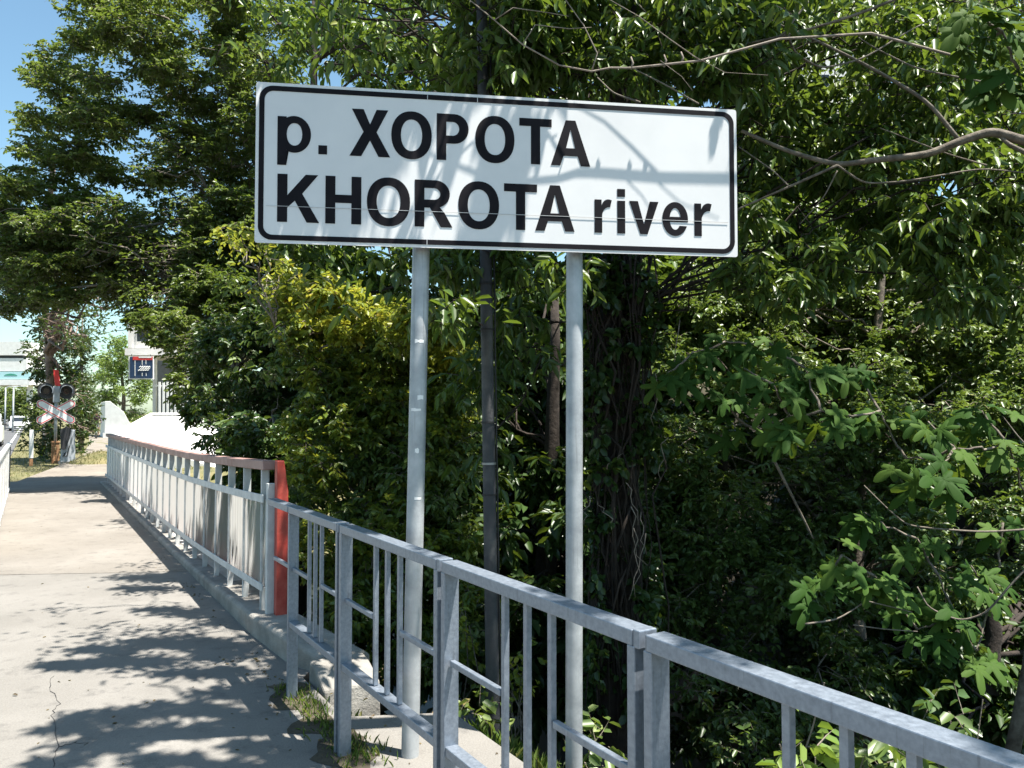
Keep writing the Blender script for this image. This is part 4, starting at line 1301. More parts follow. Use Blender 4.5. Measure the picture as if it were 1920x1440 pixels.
def limb(mb, p0, p1, r0, r1, arch=0.12, wob=0.05, n=9, sides=7, dirn=None):
    p0, p1 = np.array(p0, float), np.array(p1, float)
    ln = np.linalg.norm(p1 - p0)
    t = np.linspace(0, 1, n)[:, None]
    P = p0 + (p1 - p0) * t + np.array([0, 0, 1]) * (arch * ln * 4 * t * (1 - t)) + rng.normal(size=(n, 3)) * wob * ln * np.sin(t * math.pi) * 0.5
    if not on_sign(P[:, None] + (np.roll(P, -1, 0) - P)[:, None] * np.array([0, 0.33, 0.66])[None, :, None]).any() or arch == 0.0:
        mb.tube(P, r0 + (r1 - r0) * t[:, 0], sides)
    return P


def in_poly(poly, n):
    poly = np.array(poly, float)
    lo, hi = poly.min(0), poly.max(0)
    out = []
    while len(out) < n:
        p = lo + rng.random(2) * (hi - lo)
        c = False
        for (x1, y1), (x2, y2) in zip(poly, np.roll(poly, -1, 0)):
            if (y1 > p[1]) != (y2 > p[1]) and p[0] < (x2 - x1) * (p[1] - y1) / (y2 - y1) + x1: c = not c
        if c and (len(out) < 3 or min(np.hypot(*(p - q)) for q in out[-12:]) > 0.25 * math.sqrt(((hi - lo).prod()) / n)): out.append(p)
    return out


def fill(f, poly, d0, d1, n, r, twigs, per, tint=(0, 1), flat=0.7, prune=True, lean=0.0):
    C = []
    y0_, y1_ = min(q[1] for q in poly), max(q[1] for q in poly)
    for px, py in in_poly(poly, n):
        c = at(px, py, rng.uniform(d0, d1) - lean * ((py - y0_) / (y1_ - y0_) - 0.5))
        rr = r * rng.uniform(0.7, 1.35)
        f.clump(c, (rr, rr, rr * flat), int(twigs), per, prune, tint)
        C.append(c)
    return C


def tree(name, label, base, trunk_pts, r0, r1, fol, centres, mat, bark, shape, group=None, limb_r=0.05, single=0, curl=0.12, cat='tree', tip=0.010, n_limb=None, arch=0.1):
    root = empty(name, base, 0, label, cat, group)
    tr = MB()
    T_ = [np.array(base, float)] + [np.array(p, float) for p in trunk_pts]
    T_ = np.array(T_)
    fine = []
    for a, b2 in zip(T_[:-1], T_[1:]):
        for t_ in np.linspace(0, 1, 5)[:-1]: fine.append(a + (b2 - a) * t_ + rng.normal(0, 0.012, 3))
    fine.append(T_[-1]); fine = np.array(fine)
    tr.tube(fine, np.linspace(r0, r1, len(fine)), 14)
    trunk = tr.build('trunk', bark, root, smooth_=True)
    lm = MB()
    cs_ = list(centres)
    if n_limb and len(cs_) > n_limb: cs_ = [cs_[i] for i in rng.choice(len(cs_), n_limb, replace=False)]
    for c in cs_:
        c = np.array(c)
        cand = fine[len(fine) // 3:]
        dz = np.abs(cand[:, 2] - (c[2] - 0.45 * np.hypot(*(cand[:, :2] - c[:2]).T)))
        p0 = cand[np.argmin(dz)]
        ln = np.linalg.norm(c - p0)
        P = limb(lm, p0, c, min(limb_r * (0.5 + ln * 0.14), r0 * 0.7), tip, arch, 0.12, 9, 6)
        for k in range(3):
            i = rng.integers(4, 8)
            limb(lm, P[i], P[i] + rng.normal(size=3) * np.array([0.4, 0.4, 0.25]) * min(1.2, ln * 0.25) + (c - p0) / ln * 0.3, tip * 1.3, tip * 0.4, 0.05, 0.15, 6, 5)
    if cs_: lm.build('limbs', bark, root, smooth_=True)['kind'] = 'stuff'
    fol.build(root, mat, bark, shape, curl, single)
    return root


# ------------------------------------------------------------------ the overhanging tree with the vine clad trunk
f = Foliage(leaf=0.10, width=0.36, droop=0.75, var=0.45, tw=0.003)
cen = []
cen += fill(f, [(440, -80), (1010, -80), (1010, 120), (880, 160), (470, 150), (450, 60)], 4.6, 6.2, 50, 0.36, 22, 9, (0.15, 1))
cen += fill(f, [(900, -80), (1440, -80), (1420, 170), (900, 150)], 4.8, 6.4, 48, 0.36, 22, 9, (0.0, 0.6))
cen += fill(f, [(1380, 180), (1980, 120), (1980, 560), (1400, 560)], 5.4, 7.0, 70, 0.36, 22, 9, (0.1, 0.95))
cen += fill(f, [(1400, -60), (1980, -60), (1980, 160), (1620, 180), (1420, 170)], 5.4, 7.2, 30, 0.36, 16, 9, (0.1, 0.9))
cen += fill(f, [(480, 465), (900, 480), (1100, 520), (900, 600), (520, 560)], 4.6, 5.6, 14, 0.26, 14, 8, (0.0, 0.7))
cen += fill(f, [(860, 520), (1060, 520), (1060, 900), (880, 900)], 5.4, 6.0, 10, 0.3, 12, 8, (0.0, 0.5))
# crown above the picture that keeps the thicket below it in shade
hid = []
while len(hid) < 18:
    c = np.array([rng.uniform(0.2, 3.2), rng.uniform(3.0, 7.5), rng.uniform(4.2, 8.0)])
    if to_sv(c[0], c[1])[1] < 1.0: continue
    x_, y_ = to_px(c[None])
    if y_[0] > -140 and x_[0] < 2150: continue
    f.clump(c, (0.75, 0.75, 0.42), 20, 9, True, (0.1, 0.9), leaf=0.12)
    hid.append(c)
shade_c = []
for px, py, rx, ry, h in SHADE:
    gpt = ground_at(px, py)
    d_ = gpt[1]
    h = h + max(0.0, (gpt[1] - 5.0) * 0.45)
    c = gpt + SUNV / SUNV[2] * h
    ax_, ay_ = rx * d_ / FPX, ry * d_ * d_ / (FPX * EYE)
    f.clump(c, (max(ax_ * 0.9, 0.1), max(ay_ * 0.8, 0.07), 0.12), int(18 + 320 * ax_ * ay_), 9, False, (0.1, 0.9), leaf=0.10, spread=(-0.25 * ax_, 0, 0))
    shade_c.append(c)
# leaves that shade the left third of the sign
sign_c = []
for u, w, ru, rw, tws in ((0.10, 0.62, 0.15, 0.14, 14), (0.34, 0.62, 0.15, 0.14, 13), (0.12, 0.38, 0.15, 0.14, 11), (0.34, 0.40, 0.15, 0.13, 10), (0.12, 0.18, 0.14, 0.12, 7), (0.54, 0.64, 0.08, 0.08, 5), (0.52, 0.44, 0.08, 0.08, 2), (0.36, 0.24, 0.10, 0.08, 3), (0.80, 0.72, 0.06, 0.02, 2), (0.74, 0.12, 0.06, 0.03, 2), (1.40, 0.72, 0.05, 0.02, 1), (2.27, 0.72, 0.04, 0.02, 1)):
    c = sp3(u, w) + SUNV * 1.15
    f.clump(c, (ru, 0.012, rw), tws, 7, False, (0.1, 0.9), leaf=0.085)
    sign_c.append(c)
# sprays over the fence
for s_, v_, h_ in ((-2.6, 0.0, 4.4), (-3.4, 0.1, 4.6), (-4.2, -0.1, 4.8), (-4.9, 0.0, 4.8), (-5.6, 0.1, 5.0), (-6.3, 0.0, 5.0), (-5.2, 0.5, 4.9)):
    c = sv(s_, v_ - 0.25, 0.9) + SUNV / SUNV[2] * h_
    f.clump(c, (0.42, 0.3, 0.14), 15, 9, False, (0.1, 0.9), leaf=0.10)
    shade_c.append(c)
tb0 = at(1150, 1390, 6.2)
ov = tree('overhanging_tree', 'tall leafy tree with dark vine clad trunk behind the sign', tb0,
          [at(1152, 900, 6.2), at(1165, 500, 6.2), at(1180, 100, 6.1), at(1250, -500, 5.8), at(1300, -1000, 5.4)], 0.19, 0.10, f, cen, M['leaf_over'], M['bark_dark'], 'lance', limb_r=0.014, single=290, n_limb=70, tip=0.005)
lm = MB()
hub = at(1300, -1000, 5.4)
mid_hub = np.array([0.6, 3.6, 6.2])
limb(lm, hub, mid_hub, 0.085, 0.05, 0.05, 0.05, 12)
for c in hid: limb(lm, hub + rng.normal(0, 0.1, 3), c, 0.03, 0.008, 0.05, 0.06, 9, 6)
for c in sign_c: limb(lm, c + np.array([0.1, 0.05, 0.9]), c, 0.004, 0.002, 0.0, 0.04, 7, 5)
for c in shade_c: limb(lm, mid_hub + rng.normal(0, 0.15, 3), c, 0.018, 0.006, 0.03, 0.05, 9, 6)
# limb whose shadow crosses the sign
def sgn_path(pts, t_, r0, r1):
    lm.tube([sp3(u * kx, w * ky) + SUNV * (t_ + 0.12 * math.sin(u * 3)) for u, w in pts], np.linspace(r0, r1, len(pts)), 8)
sgn_path([(3.3, 0.50), (2.8, 0.42), (2.32, 0.385), (1.95, 0.375), (1.62, 0.385), (1.52, 0.38), (1.42, 0.345), (1.25, 0.325), (1.05, 0.345), (0.9, 0.40), (0.75, 0.46)], 0.66, 0.0075, 0.0025)
sgn_path([(1.95, 0.375), (1.80, 0.52), (1.66, 0.64), (1.5, 0.72)], 0.66, 0.003, 0.0015)
sgn_path([(1.05, 0.345), (1.12, 0.47), (1.3, 0.52), (1.42, 0.56)], 0.66, 0.003, 0.0015)
sgn_path([(0.9, 0.40), (1.0, 0.50), (1.2, 0.56), (1.3, 0.58)], 0.66, 0.003, 0.0015)
sgn_path([(1.42, 0.345), (1.45, 0.44), (1.38, 0.56), (1.2, 0.73)], 0.66, 0.004, 0.002)
sgn_path([(1.9, 0.375), (2.05, 0.25), (2.25, 0.18)], 0.7, 0.0015, 0.001)
sgn_path([(1.75, 0.375), (1.85, 0.28), (1.9, 0.2)], 0.7, 0.0015, 0.001)
for u in (1.62, 1.78, 1.86):
    sgn_path([(u, 0.38), (u + 0.01, 0.41), (u, 0.44)], 0.66, 0.006, 0.004)
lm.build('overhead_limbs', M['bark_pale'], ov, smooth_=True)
# bare pale branches in view at the upper right
lm = MB()
def branch_px(pts, d, r0, r1):
    r0, r1 = r0 * 0.85, r1 * 0.8
    P = np.array([at(px, py, d + 0.05 * k) for k, (px, py) in enumerate(pts)])
    # smooth the polyline
    t_ = np.linspace(0, len(P) - 1, len(P) * 5)
    Q_ = np.stack([np.interp(t_, range(len(P)), P[:, i]) for i in range(3)], 1)
    for _ in range(3): Q_[1:-1] = (Q_[:-2] + Q_[1:-1] * 2 + Q_[2:]) / 4
    lm.tube(Q_, np.linspace(r0, r1, len(Q_)), 8)
branch_px([(2050, 290), (1920, 265), (1860, 245), (1800, 265), (1740, 290), (1640, 300), (1570, 310), (1480, 285), (1390, 245)], 4.7, 0.040, 0.014)
branch_px([(1570, 310), (1480, 350), (1400, 385), (1340, 410)], 4.9, 0.011, 0.005)
branch_px([(1570, 310), (1620, 345), (1700, 340), (1840, 315), (1930, 325)], 4.9, 0.008, 0.006)
branch_px([(1480, 350), (1450, 320), (1385, 275)], 4.9, 0.006, 0.004)
branch_px([(1570, 320), (1545, 370), (1500, 420)], 4.9, 0.006, 0.003)
branch_px([(1800, 265), (1740, 190), (1640, 130), (1540, 80), (1480, 55), (1390, 10)], 5.0, 0.017, 0.006)
branch_px([(1700, -10), (1600, 30), (1500, 60), (1410, 80), (1330, 95), (1250, 65), (1180, -10)], 4.8, 0.012, 0.006)
branch_px([(1480, 55), (1430, 90), (1300, 100)], 4.9, 0.010, 0.005)
branch_px([(1475, 60), (1490, 100), (1540, 130), (1620, 110), (1700, 60), (1750, 35)], 4.8, 0.009, 0.005)
branch_px([(1475, 55), (1510, 10), (1540, -20)], 4.8, 0.008, 0.006)
branch_px([(1310, 195), (1250, 160), (1180, 125)], 4.6, 0.007, 0.004)
branch_px([(1200, 192), (1150, 175), (1120, 145)], 4.6, 0.008, 0.004)
branch_px([(1930, 290), (1890, 270), (1870, 250)], 4.7, 0.018, 0.012)
branch_px([(1850, 310), (1780, 290), (1650, 240)], 4.9, 0.007, 0.004)
branch_px([(1850, 155), (1720, 130), (1640, 90), (1610, 70)], 5.0, 0.008, 0.004)
lm.build('bare_branches', M['bark'], ov, smooth_=True)
# ivy on the trunk
fi = Foliage(leaf=0.07, width=0.7, droop=0.5, tw=0.002)
for k in range(90):
    c = at(rng.uniform(1085, 1225), rng.uniform(470, 1350), 6.0 + rng.normal(0, 0.1))
    fi.clump(c, (0.14, 0.12, 0.2), 6, 7, True, (0, 0.6))
iv = fi.build(ov, M['leaf_dark'], M['bark_dark'], 'oval'); iv.name = 'ivy'
# climbing stems and dead vines on the trunk
lm = MB()
for k in range(34):
    x0 = rng.uniform(1095, 1215); x1 = x0 + rng.normal(0, 40)
    pts = [at(x0 + (x1 - x0) * t_ + rng.normal(0, 14), 480 + (rng.uniform(700, 900)) * t_, 5.95 + rng.normal(0, 0.06)) for t_ in np.linspace(0, 1, 9)]
    r_ = rng.uniform(0.003, 0.011)
    lm.tube(pts, [r_] * 9, 5)
lm.build('climbing_stems', M['bark_dark'], ov, smooth_=True)
lm = MB()
for x0, y0, x1, y1 in ((1195, 990, 1190, 1120), (1213, 1000, 1186, 1125), (1200, 960, 1216, 1040), (1180, 950, 1205, 1060), (1150, 980, 1120, 940), (1130, 880, 1165, 850), (1175, 905, 1200, 985), (1250, 820, 1235, 900), (1270, 600, 1262, 760), (1232, 700, 1226, 800), (1105, 930, 1092, 985)):
    pts = [at(x0 + (x1 - x0) * t_ + rng.normal(0, 4), y0 + (y1 - y0) * t_, 5.75) for t_ in np.linspace(0, 1, 7)]
    lm.tube(pts, np.linspace(0.004, 0.002, 7), 5)
lm.build('dead_vines', M['bark_pale'], ov, smooth_=True)

# ------------------------------------------------------------------ left roadside tree leaning over the bridge
f = Foliage(leaf=0.085, width=0.5, droop=0.15, var=0.4, tw=0.0045)
cen = fill(f, [(110, -60), (470, -60), (480, 300), (470, 470), (330, 560), (200, 560), (60, 520), (0, 470), (-30, 400), (40, 330), (60, 250), (30, 180), (80, 110), (150, 60)], 16.0, 19.5, 210, 0.62, 40, 12, (0.05, 1), flat=0.42)
cen += fill(f, [(40, 400), (520, 360), (520, 620), (330, 640), (220, 560), (80, 560)], 16.0, 20.0, 110, 0.6, 40, 12, (0.0, 0.6), flat=0.5)
cen += fill(f, [(400, -60), (560, -60), (560, 560), (400, 560)], 16.0, 18.5, 60, 0.6, 40, 12, (0.0, 0.8), flat=0.5)
cen += fill(f, [(215, 520), (480, 520), (480, 640), (420, 700), (330, 690), (300, 640), (240, 610)], 15.0, 17.5, 46, 0.5, 36, 11, (0.0, 0.7), flat=0.6)
cen += fill(f, [(310, 630), (420, 640), (420, 770), (350, 780), (320, 720)], 14.0, 16.0, 16, 0.36, 26, 10, (0.1, 0.9), flat=0.7)
cen += fill(f, [(238, 585), (340, 590), (340, 655), (300, 650), (245, 640)], 14.5, 16.0, 12, 0.30, 20, 10, (0.1, 0.9), flat=0.6, prune=False)
cen += fill(f, [(-60, 330), (140, 330), (150, 560), (60, 600), (-60, 580)], 16.5, 19.5, 50, 0.55, 36, 11, (0.0, 0.8), flat=0.45)
cen += fill(f, [(480, 440), (760, 480), (760, 620), (520, 620)], 15.5, 18.5, 30, 0.55, 36, 11, (0.0, 0.7), flat=0.6)
for px, py, rx in ((75, 105, 30), (50, 205, 35), (35, 285, 40), (30, 350, 40), (120, 20, 40), (20, 470, 50), (60, 560, 50), (10, 520, 40)):
    c = at(px, py, 17); f.clump(c, (rx / 95, 0.4, 0.15), 14, 10, True, (0.1, 1)); cen.append(c)
tb1 = sv(12.6, 2.4, -2.3)
tree('roadside_tree', 'broad green tree leaning left over the bridge railing', tb1, [at(512, 760, 17.6), at(515, 560, 17.8), at(500, 340, 18.0), at(420, 120, 18.0), at(360, -120, 18.0)], 0.24, 0.07, f, cen, M['leaf_tree'], M['bark'], 'oval', limb_r=0.05, n_limb=60, tip=0.014)

# far tree over the crossing
f = Foliage(leaf=0.12, width=0.55, droop=0.2, var=0.3, tw=0.006)
cen = fill(f, [(0, 380), (220, 420), (215, 590), (190, 640), (120, 650), (60, 620), (0, 560), (-60, 480)], 24, 28, 70, 0.75, 26, 10, (0.0, 0.6), flat=0.55)
cen += fill(f, [(55, 620), (170, 600), (165, 800), (140, 860), (60, 850), (70, 740)], 29, 32, 34, 0.6, 24, 9, (0.0, 0.4), flat=0.9)
fb0 = ground_at(92, 846, -0.1)
tree('crossing_tree', 'dark tree with pinkish trunk behind the crossing signal', fb0, [at(96, 740, 30), at(90, 640, 29.5), at(84, 560, 29), at(90, 430, 27), at(100, 300, 26)], 0.17, 0.08, f, cen, M['leaf_dark'], M['trunk_pink'], 'oval', limb_r=0.06, n_limb=26, tip=0.015)

# slim cypress beside it
f = Foliage(leaf=0.10, width=0.5, droop=-0.4, var=0.3, tw=0.004)
cen = fill(f, [(140, 640), (164, 600), (170, 720), (168, 810), (136, 815)], 36, 37, 26, 0.5, 26, 9, (0, 0.6), flat=1.2)
cb = at(152, 830, 36.5); cb[2] = -0.1
tree('cypress', 'slim dark evergreen right of the crossing signal', cb, [at(152, 700, 36.5), at(155, 590, 36.5)], 0.12, 0.03, f, [], M['leaf_dark'], M['bark'], 'oval')
# bright bushy trees behind the white wall
f = Foliage(leaf=0.13, width=0.55, droop=0.25, var=0.3, tw=0.005)
cen = fill(f, [(165, 700), (205, 630), (240, 640), (290, 700), (290, 780), (245, 800), (230, 770), (205, 750), (165, 790)], 58, 61, 60, 0.8, 34, 9, (0.2, 1), flat=0.8)
cb = at(230, 815, 60); cb[2] = -0.1
tree('bushy_tree', 'bright green bushy tree behind the white tapering wall', cb, [at(232, 740, 60), at(225, 670, 60)], 0.2, 0.06, f, cen, M['leaf_bright'], M['bark'], 'oval', n_limb=12)
# trees far up the road
for i, (x0, x1, y0, d_, lab, mt) in enumerate(((-40, 30, 722, 120, 'low green tree under the footbridge at the left edge', 'leaf_tree'), (20, 75, 728, 110, 'green tree under the footbridge beside the crossing', 'leaf_tree'))):
    f = Foliage(leaf=0.30, width=0.6, droop=0.2, tw=0.01)
    cen = fill(f, [(x0, y0), (x1, y0), (x1, 790), (x0, 790)], d_, d_ + 6, 26, 1.6, 26, 8, (0, 0.9))
    cb = at((x0 + x1) / 2, 800, d_ + 3); cb[2] = -0.1
    tree('distant_tree', lab, cb, [at((x0 + x1) / 2, 740, d_ + 3)], 0.3, 0.1, f, [], M[mt], M['bark'], 'oval')
f = Foliage(leaf=0.10, width=0.5, droop=0.1, tw=0.004)
fill(f, [(48, 765), (70, 755), (72, 810), (50, 810)], 38, 39, 10, 0.45, 22, 8, (0.2, 0.9))
cb = at(60, 830, 38.5); cb[2] = -0.1
tree('roadside_bush', 'small rounded bush between the white marker post and the road', cb, [at(60, 790, 38.5)], 0.05, 0.02, f, [], M['leaf_tree'], M['bark'], 'oval', cat='bush')

# ------------------------------------------------------------------ laurel bush over the railing, vine hedge
f = Foliage(leaf=0.085, width=0.5, droop=0.3, var=0.3, tw=0.003)
cen = fill(f, [(330, 600), (520, 560), (560, 700), (550, 850), (430, 840), (330, 800), (400, 720), (320, 680)], 11.0, 13.0, 60, 0.36, 26, 10, (0.0, 0.8))
cen += fill(f, [(400, 790), (570, 800), (570, 1010), (490, 960), (430, 860)], 8.6, 10.5, 40, 0.28, 22, 10, (0.1, 1))
cb = sv(6.6, 1.2, -2.2)
tree('laurel_bush', 'glossy dark bush leaning over the middle of the bridge railing', cb, [at(470, 800, 11.6), at(430, 660, 11.8)], 0.07, 0.03, f, cen, M['leaf_dark'], M['bark'], 'oval', n_limb=16, cat='bush')

f = Foliage(leaf=0.058, width=0.55, droop=0.35, var=0.35, tw=0.002)
cen = fill(f, [(420, 430), (520, 480), (680, 560), (860, 620), (880, 760), (860, 900), (700, 760), (560, 640), (440, 540)], 7.4, 8.0, 84, 0.24, 20, 10, (0.3, 1), lean=0.9)
cen += fill(f, [(540, 640), (880, 700), (880, 1250), (700, 1250), (560, 1000), (545, 860)], 6.7, 7.3, 84, 0.24, 20, 10, (0.0, 0.85), lean=1.2)
cen += fill(f, [(410, 430), (480, 440), (600, 530), (880, 610), (880, 690), (640, 640), (500, 560), (430, 500)], 6.9, 7.4, 50, 0.17, 16, 9, (0.5, 1))
cb = at(720, 1330, 7.5)
vh = tree('vine_hedge', 'yellow green vine covered hedge between the sign poles and the bridge railing', cb, [at(700, 1000, 7.5), at(640, 760, 7.6), at(520, 620, 7.7)], 0.06, 0.02, f, cen, M['leaf_vine'], M['bark'], 'oval', n_limb=30, cat='hedge', limb_r=0.02, tip=0.005)
f = Foliage(leaf=0.07, width=0.5, droop=0.4, var=0.4, tw=0.0025)
fill(f, [(420, 470), (560, 560), (880, 680), (890, 1250), (690, 1260), (550, 1000), (545, 800), (430, 640)], 6.9, 8.3, 120, 0.30, 24, 10, (0.0, 0.9), lean=1.0)
g2 = f.build(vh, M['leaf_small'], M['bark'], 'lance'); g2.name = 'green_shoots'


# ------------------------------------------------------------------ small leaved thicket at the right
f = Foliage(leaf=0.052, width=0.55, droop=0.25, var=0.45, tw=0.002)
cen = fill(f, [(1400, 480), (1960, 420), (1960, 820), (1500, 780), (1240, 700), (1230, 560)], 8.0, 8.9, 170, 0.30, 30, 11, (0.1, 1), lean=1.3)
cen += fill(f, [(1200, 650), (1960, 780), (1960, 1120), (1500, 1150), (1220, 1150)], 7.0, 7.8, 120, 0.30, 28, 11, (0.0, 0.75), lean=1.2)
cen += fill(f, [(1200, 1120), (1700, 1120), (1560, 1440), (1240, 1440)], 6.2, 7.0, 40, 0.28, 18, 9, (0.0, 0.5), lean=0.8)
cb = at(1620, 1500, 8.2)
tree('privet_thicket', 'small leaved thicket filling the right behind the fig', cb, [at(1600, 1100, 8.2), at(1640, 700, 8.2), at(1660, 450, 8.3)], 0.09, 0.03, f, cen, M['leaf_small'], M['bark'], 'oval', n_limb=50, cat='bush', limb_r=0.02, tip=0.004)
# background trees closing the view
BG = [([(430, 0), (1000, -50), (1000, 560), (560, 600)], 10, 13, 60, 'dark tree behind the left half of the sign', 560, 0.5),
      ([(850, 100), (1450, 60), (1450, 700), (900, 700)], 9, 12, 60, 'dark tree behind the right half of the sign', 1060, 0.5),
      ([(1380, -60), (2000, -60), (2000, 520), (1650, 520), (1620, 200), (1480, 190), (1380, 300)], 10, 13, 60, 'tall leafy tree at the upper right behind the bare branches', 1720, 0.5),
      ([(540, 560), (1260, 560), (1300, 1250), (700, 1300), (560, 900)], 9.5, 12, 90, 'dark undergrowth tree on the far river bank behind the poles', 930, 0.55),
      ([(1200, 600), (2050, 600), (2050, 1400), (1250, 1420)], 10, 12.5, 100, 'dark tree on the far river bank at the right', 1760, 0.55),
      ([(850, 560), (1230, 560), (1240, 1330), (860, 1330)], 7.6, 8.6, 100, 'dark ivy mass between the two sign poles', 1010, 0.36),
      ([(1170, 430), (1480, 430), (1480, 680), (1170, 680)], 9.0, 11.0, 40, 'leafy tree filling the gap right of the vine clad trunk', 1330, 0.5),
      ([(1700, 480), (2000, 480), (2000, 720), (1700, 720)], 10.0, 12.0, 40, 'leafy tree at the right edge above the fig', 1900, 0.5),
      ([(1420, 215), (1680, 215), (1680, 640), (1420, 640)], 9.5, 11.5, 44, 'leafy tree behind the middle of the bare branches', 1550, 0.5),
      ([(1560, 1150), (2040, 1120), (2040, 1460), (1560, 1460)], 7.6, 8.6, 72, 'dark undergrowth mass in the hollow at the lower right corner', 1840, 0.3)]
for poly, d0_, d1_, n_, lab, bx, r_ in BG:
    f = Foliage(leaf=0.13, width=0.5, droop=0.4, var=0.35, tw=0.003)
    cen = fill(f, poly, d0_, d1_ + 2, int(n_ * 1.5), r_ * 1.1, 34, 10, (0.0, 0.9), lean=2.0)
    cb = at(bx, 1300, d1_ - 0.5)
    ys = sorted(p[1] for p in poly)
    tree('bank_tree', lab, cb, [at(bx + 20, (1300 + ys[0]) / 2, d1_ - 0.5), at(bx + 30, ys[0], d1_ - 0.5)], 0.14, 0.04, f, cen, M['leaf_dark'] if n_ > 70 else M['leaf_over'], M['bark_dark'], 'lance', group='trees closing the river bank', n_limb=24, limb_r=0.03)

# ------------------------------------------------------------------ fig tree
def fig_leaf(lobes, seed):
    rg = np.random.default_rng(seed)
    pts = []
    n = 44
    for k in range(n):
        a = -math.pi + 2 * math.pi * (k + 0.5) / n
        rr = 0.20
        for ang, ln, wdt in lobes:
            dlt = (a - ang + math.pi) % (2 * math.pi) - math.pi
            rr = max(rr, ln * math.exp(-(dlt / wdt) ** 2 * 1.3))
        notch = math.exp(-((abs(a) - math.pi) / 0.30) ** 2)
        rr *= 1 - 0.55 * notch
        rr *= 1 + rg.normal(0, 0.025)
        pts.append((rr * math.cos(a), rr * math.sin(a)))
    vs = [(0, 0, 0.0)] + [(x * 0.5, y * 0.5, 0.04 - 0.10 * (x * x + y * y) * 0.4 + 0.06 * abs(y)) for x, y in pts] + [(x, y, -0.34 * (x * x + y * y) + 0.10 * abs(y) + rg.normal(0, 0.008)) for x, y in pts]
    fs = [(0, 1 + k, 1 + (k + 1) % n) for k in range(n)] + [(1 + k, 1 + n + k, 1 + n + (k + 1) % n, 1 + (k + 1) % n) for k in range(n)]
    # petiole
    mb = MB().add([(x + 0.28, y, z) for x, y, z in vs], fs)
    mb.tube([(-0.30, 0, 0.08), (-0.05, 0, 0.03), (0.28, 0, 0.004)], 0.011, 4)
    return mb


figs = []
L5 = [(0, 0.72, 0.46), (0.95, 0.60, 0.44), (-0.95, 0.60, 0.44), (2.0, 0.44, 0.55), (-2.0, 0.44, 0.55)]
L3 = [(0, 0.74, 0.55), (1.0, 0.56, 0.52), (-1.0, 0.56, 0.52), (2.1, 0.40, 0.7), (-2.1, 0.40, 0.7)]
L1 = [(0, 0.66, 0.7), (1.2, 0.42, 0.8), (-1.2, 0.42, 0.8), (2.3, 0.32, 0.8), (-2.3, 0.32, 0.8)]
for i, lb_ in enumerate((L5, L3, L5, L1)):
    for tn in (0.25, 0.75):
        me = fig_leaf(lb_, i).mesh('leaf', M['leaf_fig'], True)
        a_ = me.attributes.new('tint', 'FLOAT', 'POINT'); a_.data.foreach_set('value', [tn + 0.06 * i] * len(me.vertices))
        figs.append(me)
fg = empty('fig_tree', at(1880, 1500, 5.6), 0, 'fig tree with large lobed leaves reaching in from the right', 'tree')
SPR = [(1250, 700, 5.2), (1300, 660, 5.3), (1360, 640, 5.4), (1395, 690, 5.1), (1450, 720, 5.0), (1440, 640, 5.4), (1510, 690, 5.2), (1540, 770, 4.9), (1480, 780, 5.0), (1600, 680, 5.4), (1650, 770, 5.2), (1740, 790, 4.8), (1790, 840, 4.7), (1750, 890, 4.6), (1840, 770, 5.0), (1890, 830, 4.9), (1700, 860, 5.1),
       (1620, 960, 5.2), (1580, 1040, 4.8), (1640, 1080, 4.8), (1540, 1090, 4.9), (1720, 1010, 5.2), (1760, 1080, 5.1), (1680, 1120, 5.0), (1820, 1060, 5.2), (1790, 1150, 5.0), (1720, 1180, 5.0), (1860, 1110, 5.3), (1880, 980, 5.3), (1830, 1220, 5.1), (1400, 800, 5.5), (1350, 740, 5.4), (1880, 60, 4.2), (1830, 20, 4.2), (1910, 130, 4.2), (1800, 90, 4.4), (1860, 170, 4.3)]
fm = MB()
stem = [at(1880, 1500, 5.6), at(1930, 1250, 5.6), at(1960, 1000, 5.6), at(1940, 700, 5.6), at(1960, 350, 5.2), at(1960, 0, 4.8)]
fm.tube(stem, np.linspace(0.05, 0.03, 6), 9)
nodes = [np.array(p) for p in stem[1:]]
for px, py, d_ in sorted(SPR, key=lambda q: -q[0]):
    c = at(px, py, d_)
    p0 = min(nodes, key=lambda q: np.linalg.norm(q - c) + 0.6 * max(0, q[2] - c[2]))
    limb(fm, p0, c, 0.009, 0.005, -0.04, 0.035, 10, 6)
    nodes.append(c)
    for k in range(rng.integers(5, 9)):
        a_ = rng.uniform(0, 2 * math.pi)
        dr = np.array([math.cos(a_) * 0.7, math.sin(a_) * 0.5 - 0.3, rng.uniform(-1.1, -0.1)]); dr /= np.linalg.norm(dr)
        nn = np.array([0.15, -0.8, 0.75]) + rng.normal(0, 0.32, 3)
        sd = np.cross(nn, dr); sd /= np.linalg.norm(sd); nn = np.cross(dr, sd)
        sc = rng.uniform(0.14, 0.235)
        o = bpy.data.objects.new('leaf', figs[rng.integers(0, len(figs))])
        COL.objects.link(o); o.parent = fg; o.matrix_parent_inverse = Matrix.Translation(-fg.location)
        o.location = c + dr * 0.3 * sc + rng.normal(0, 0.03, 3)
        o.rotation_euler = Matrix(((dr[0], sd[0], nn[0]), (dr[1], sd[1], nn[1]), (dr[2], sd[2], nn[2]))).to_euler()
        o.scale = (sc,) * 3
lm = fm
branch_px([(1990, 1000), (1900, 1090), (1850, 1150), (1800, 1165), (1740, 1140), (1720, 1100)], 4.7, 0.009, 0.005)
branch_px([(1960, 990), (1850, 998), (1760, 992), (1700, 985), (1660, 950), (1620, 910)], 4.7, 0.008, 0.004)
branch_px([(1510, 1170), (1570, 1162), (1620, 1130), (1650, 1100)], 4.7, 0.007, 0.004)
branch_px([(1600, 1172), (1660, 1180), (1720, 1184)], 4.7, 0.005, 0.003)
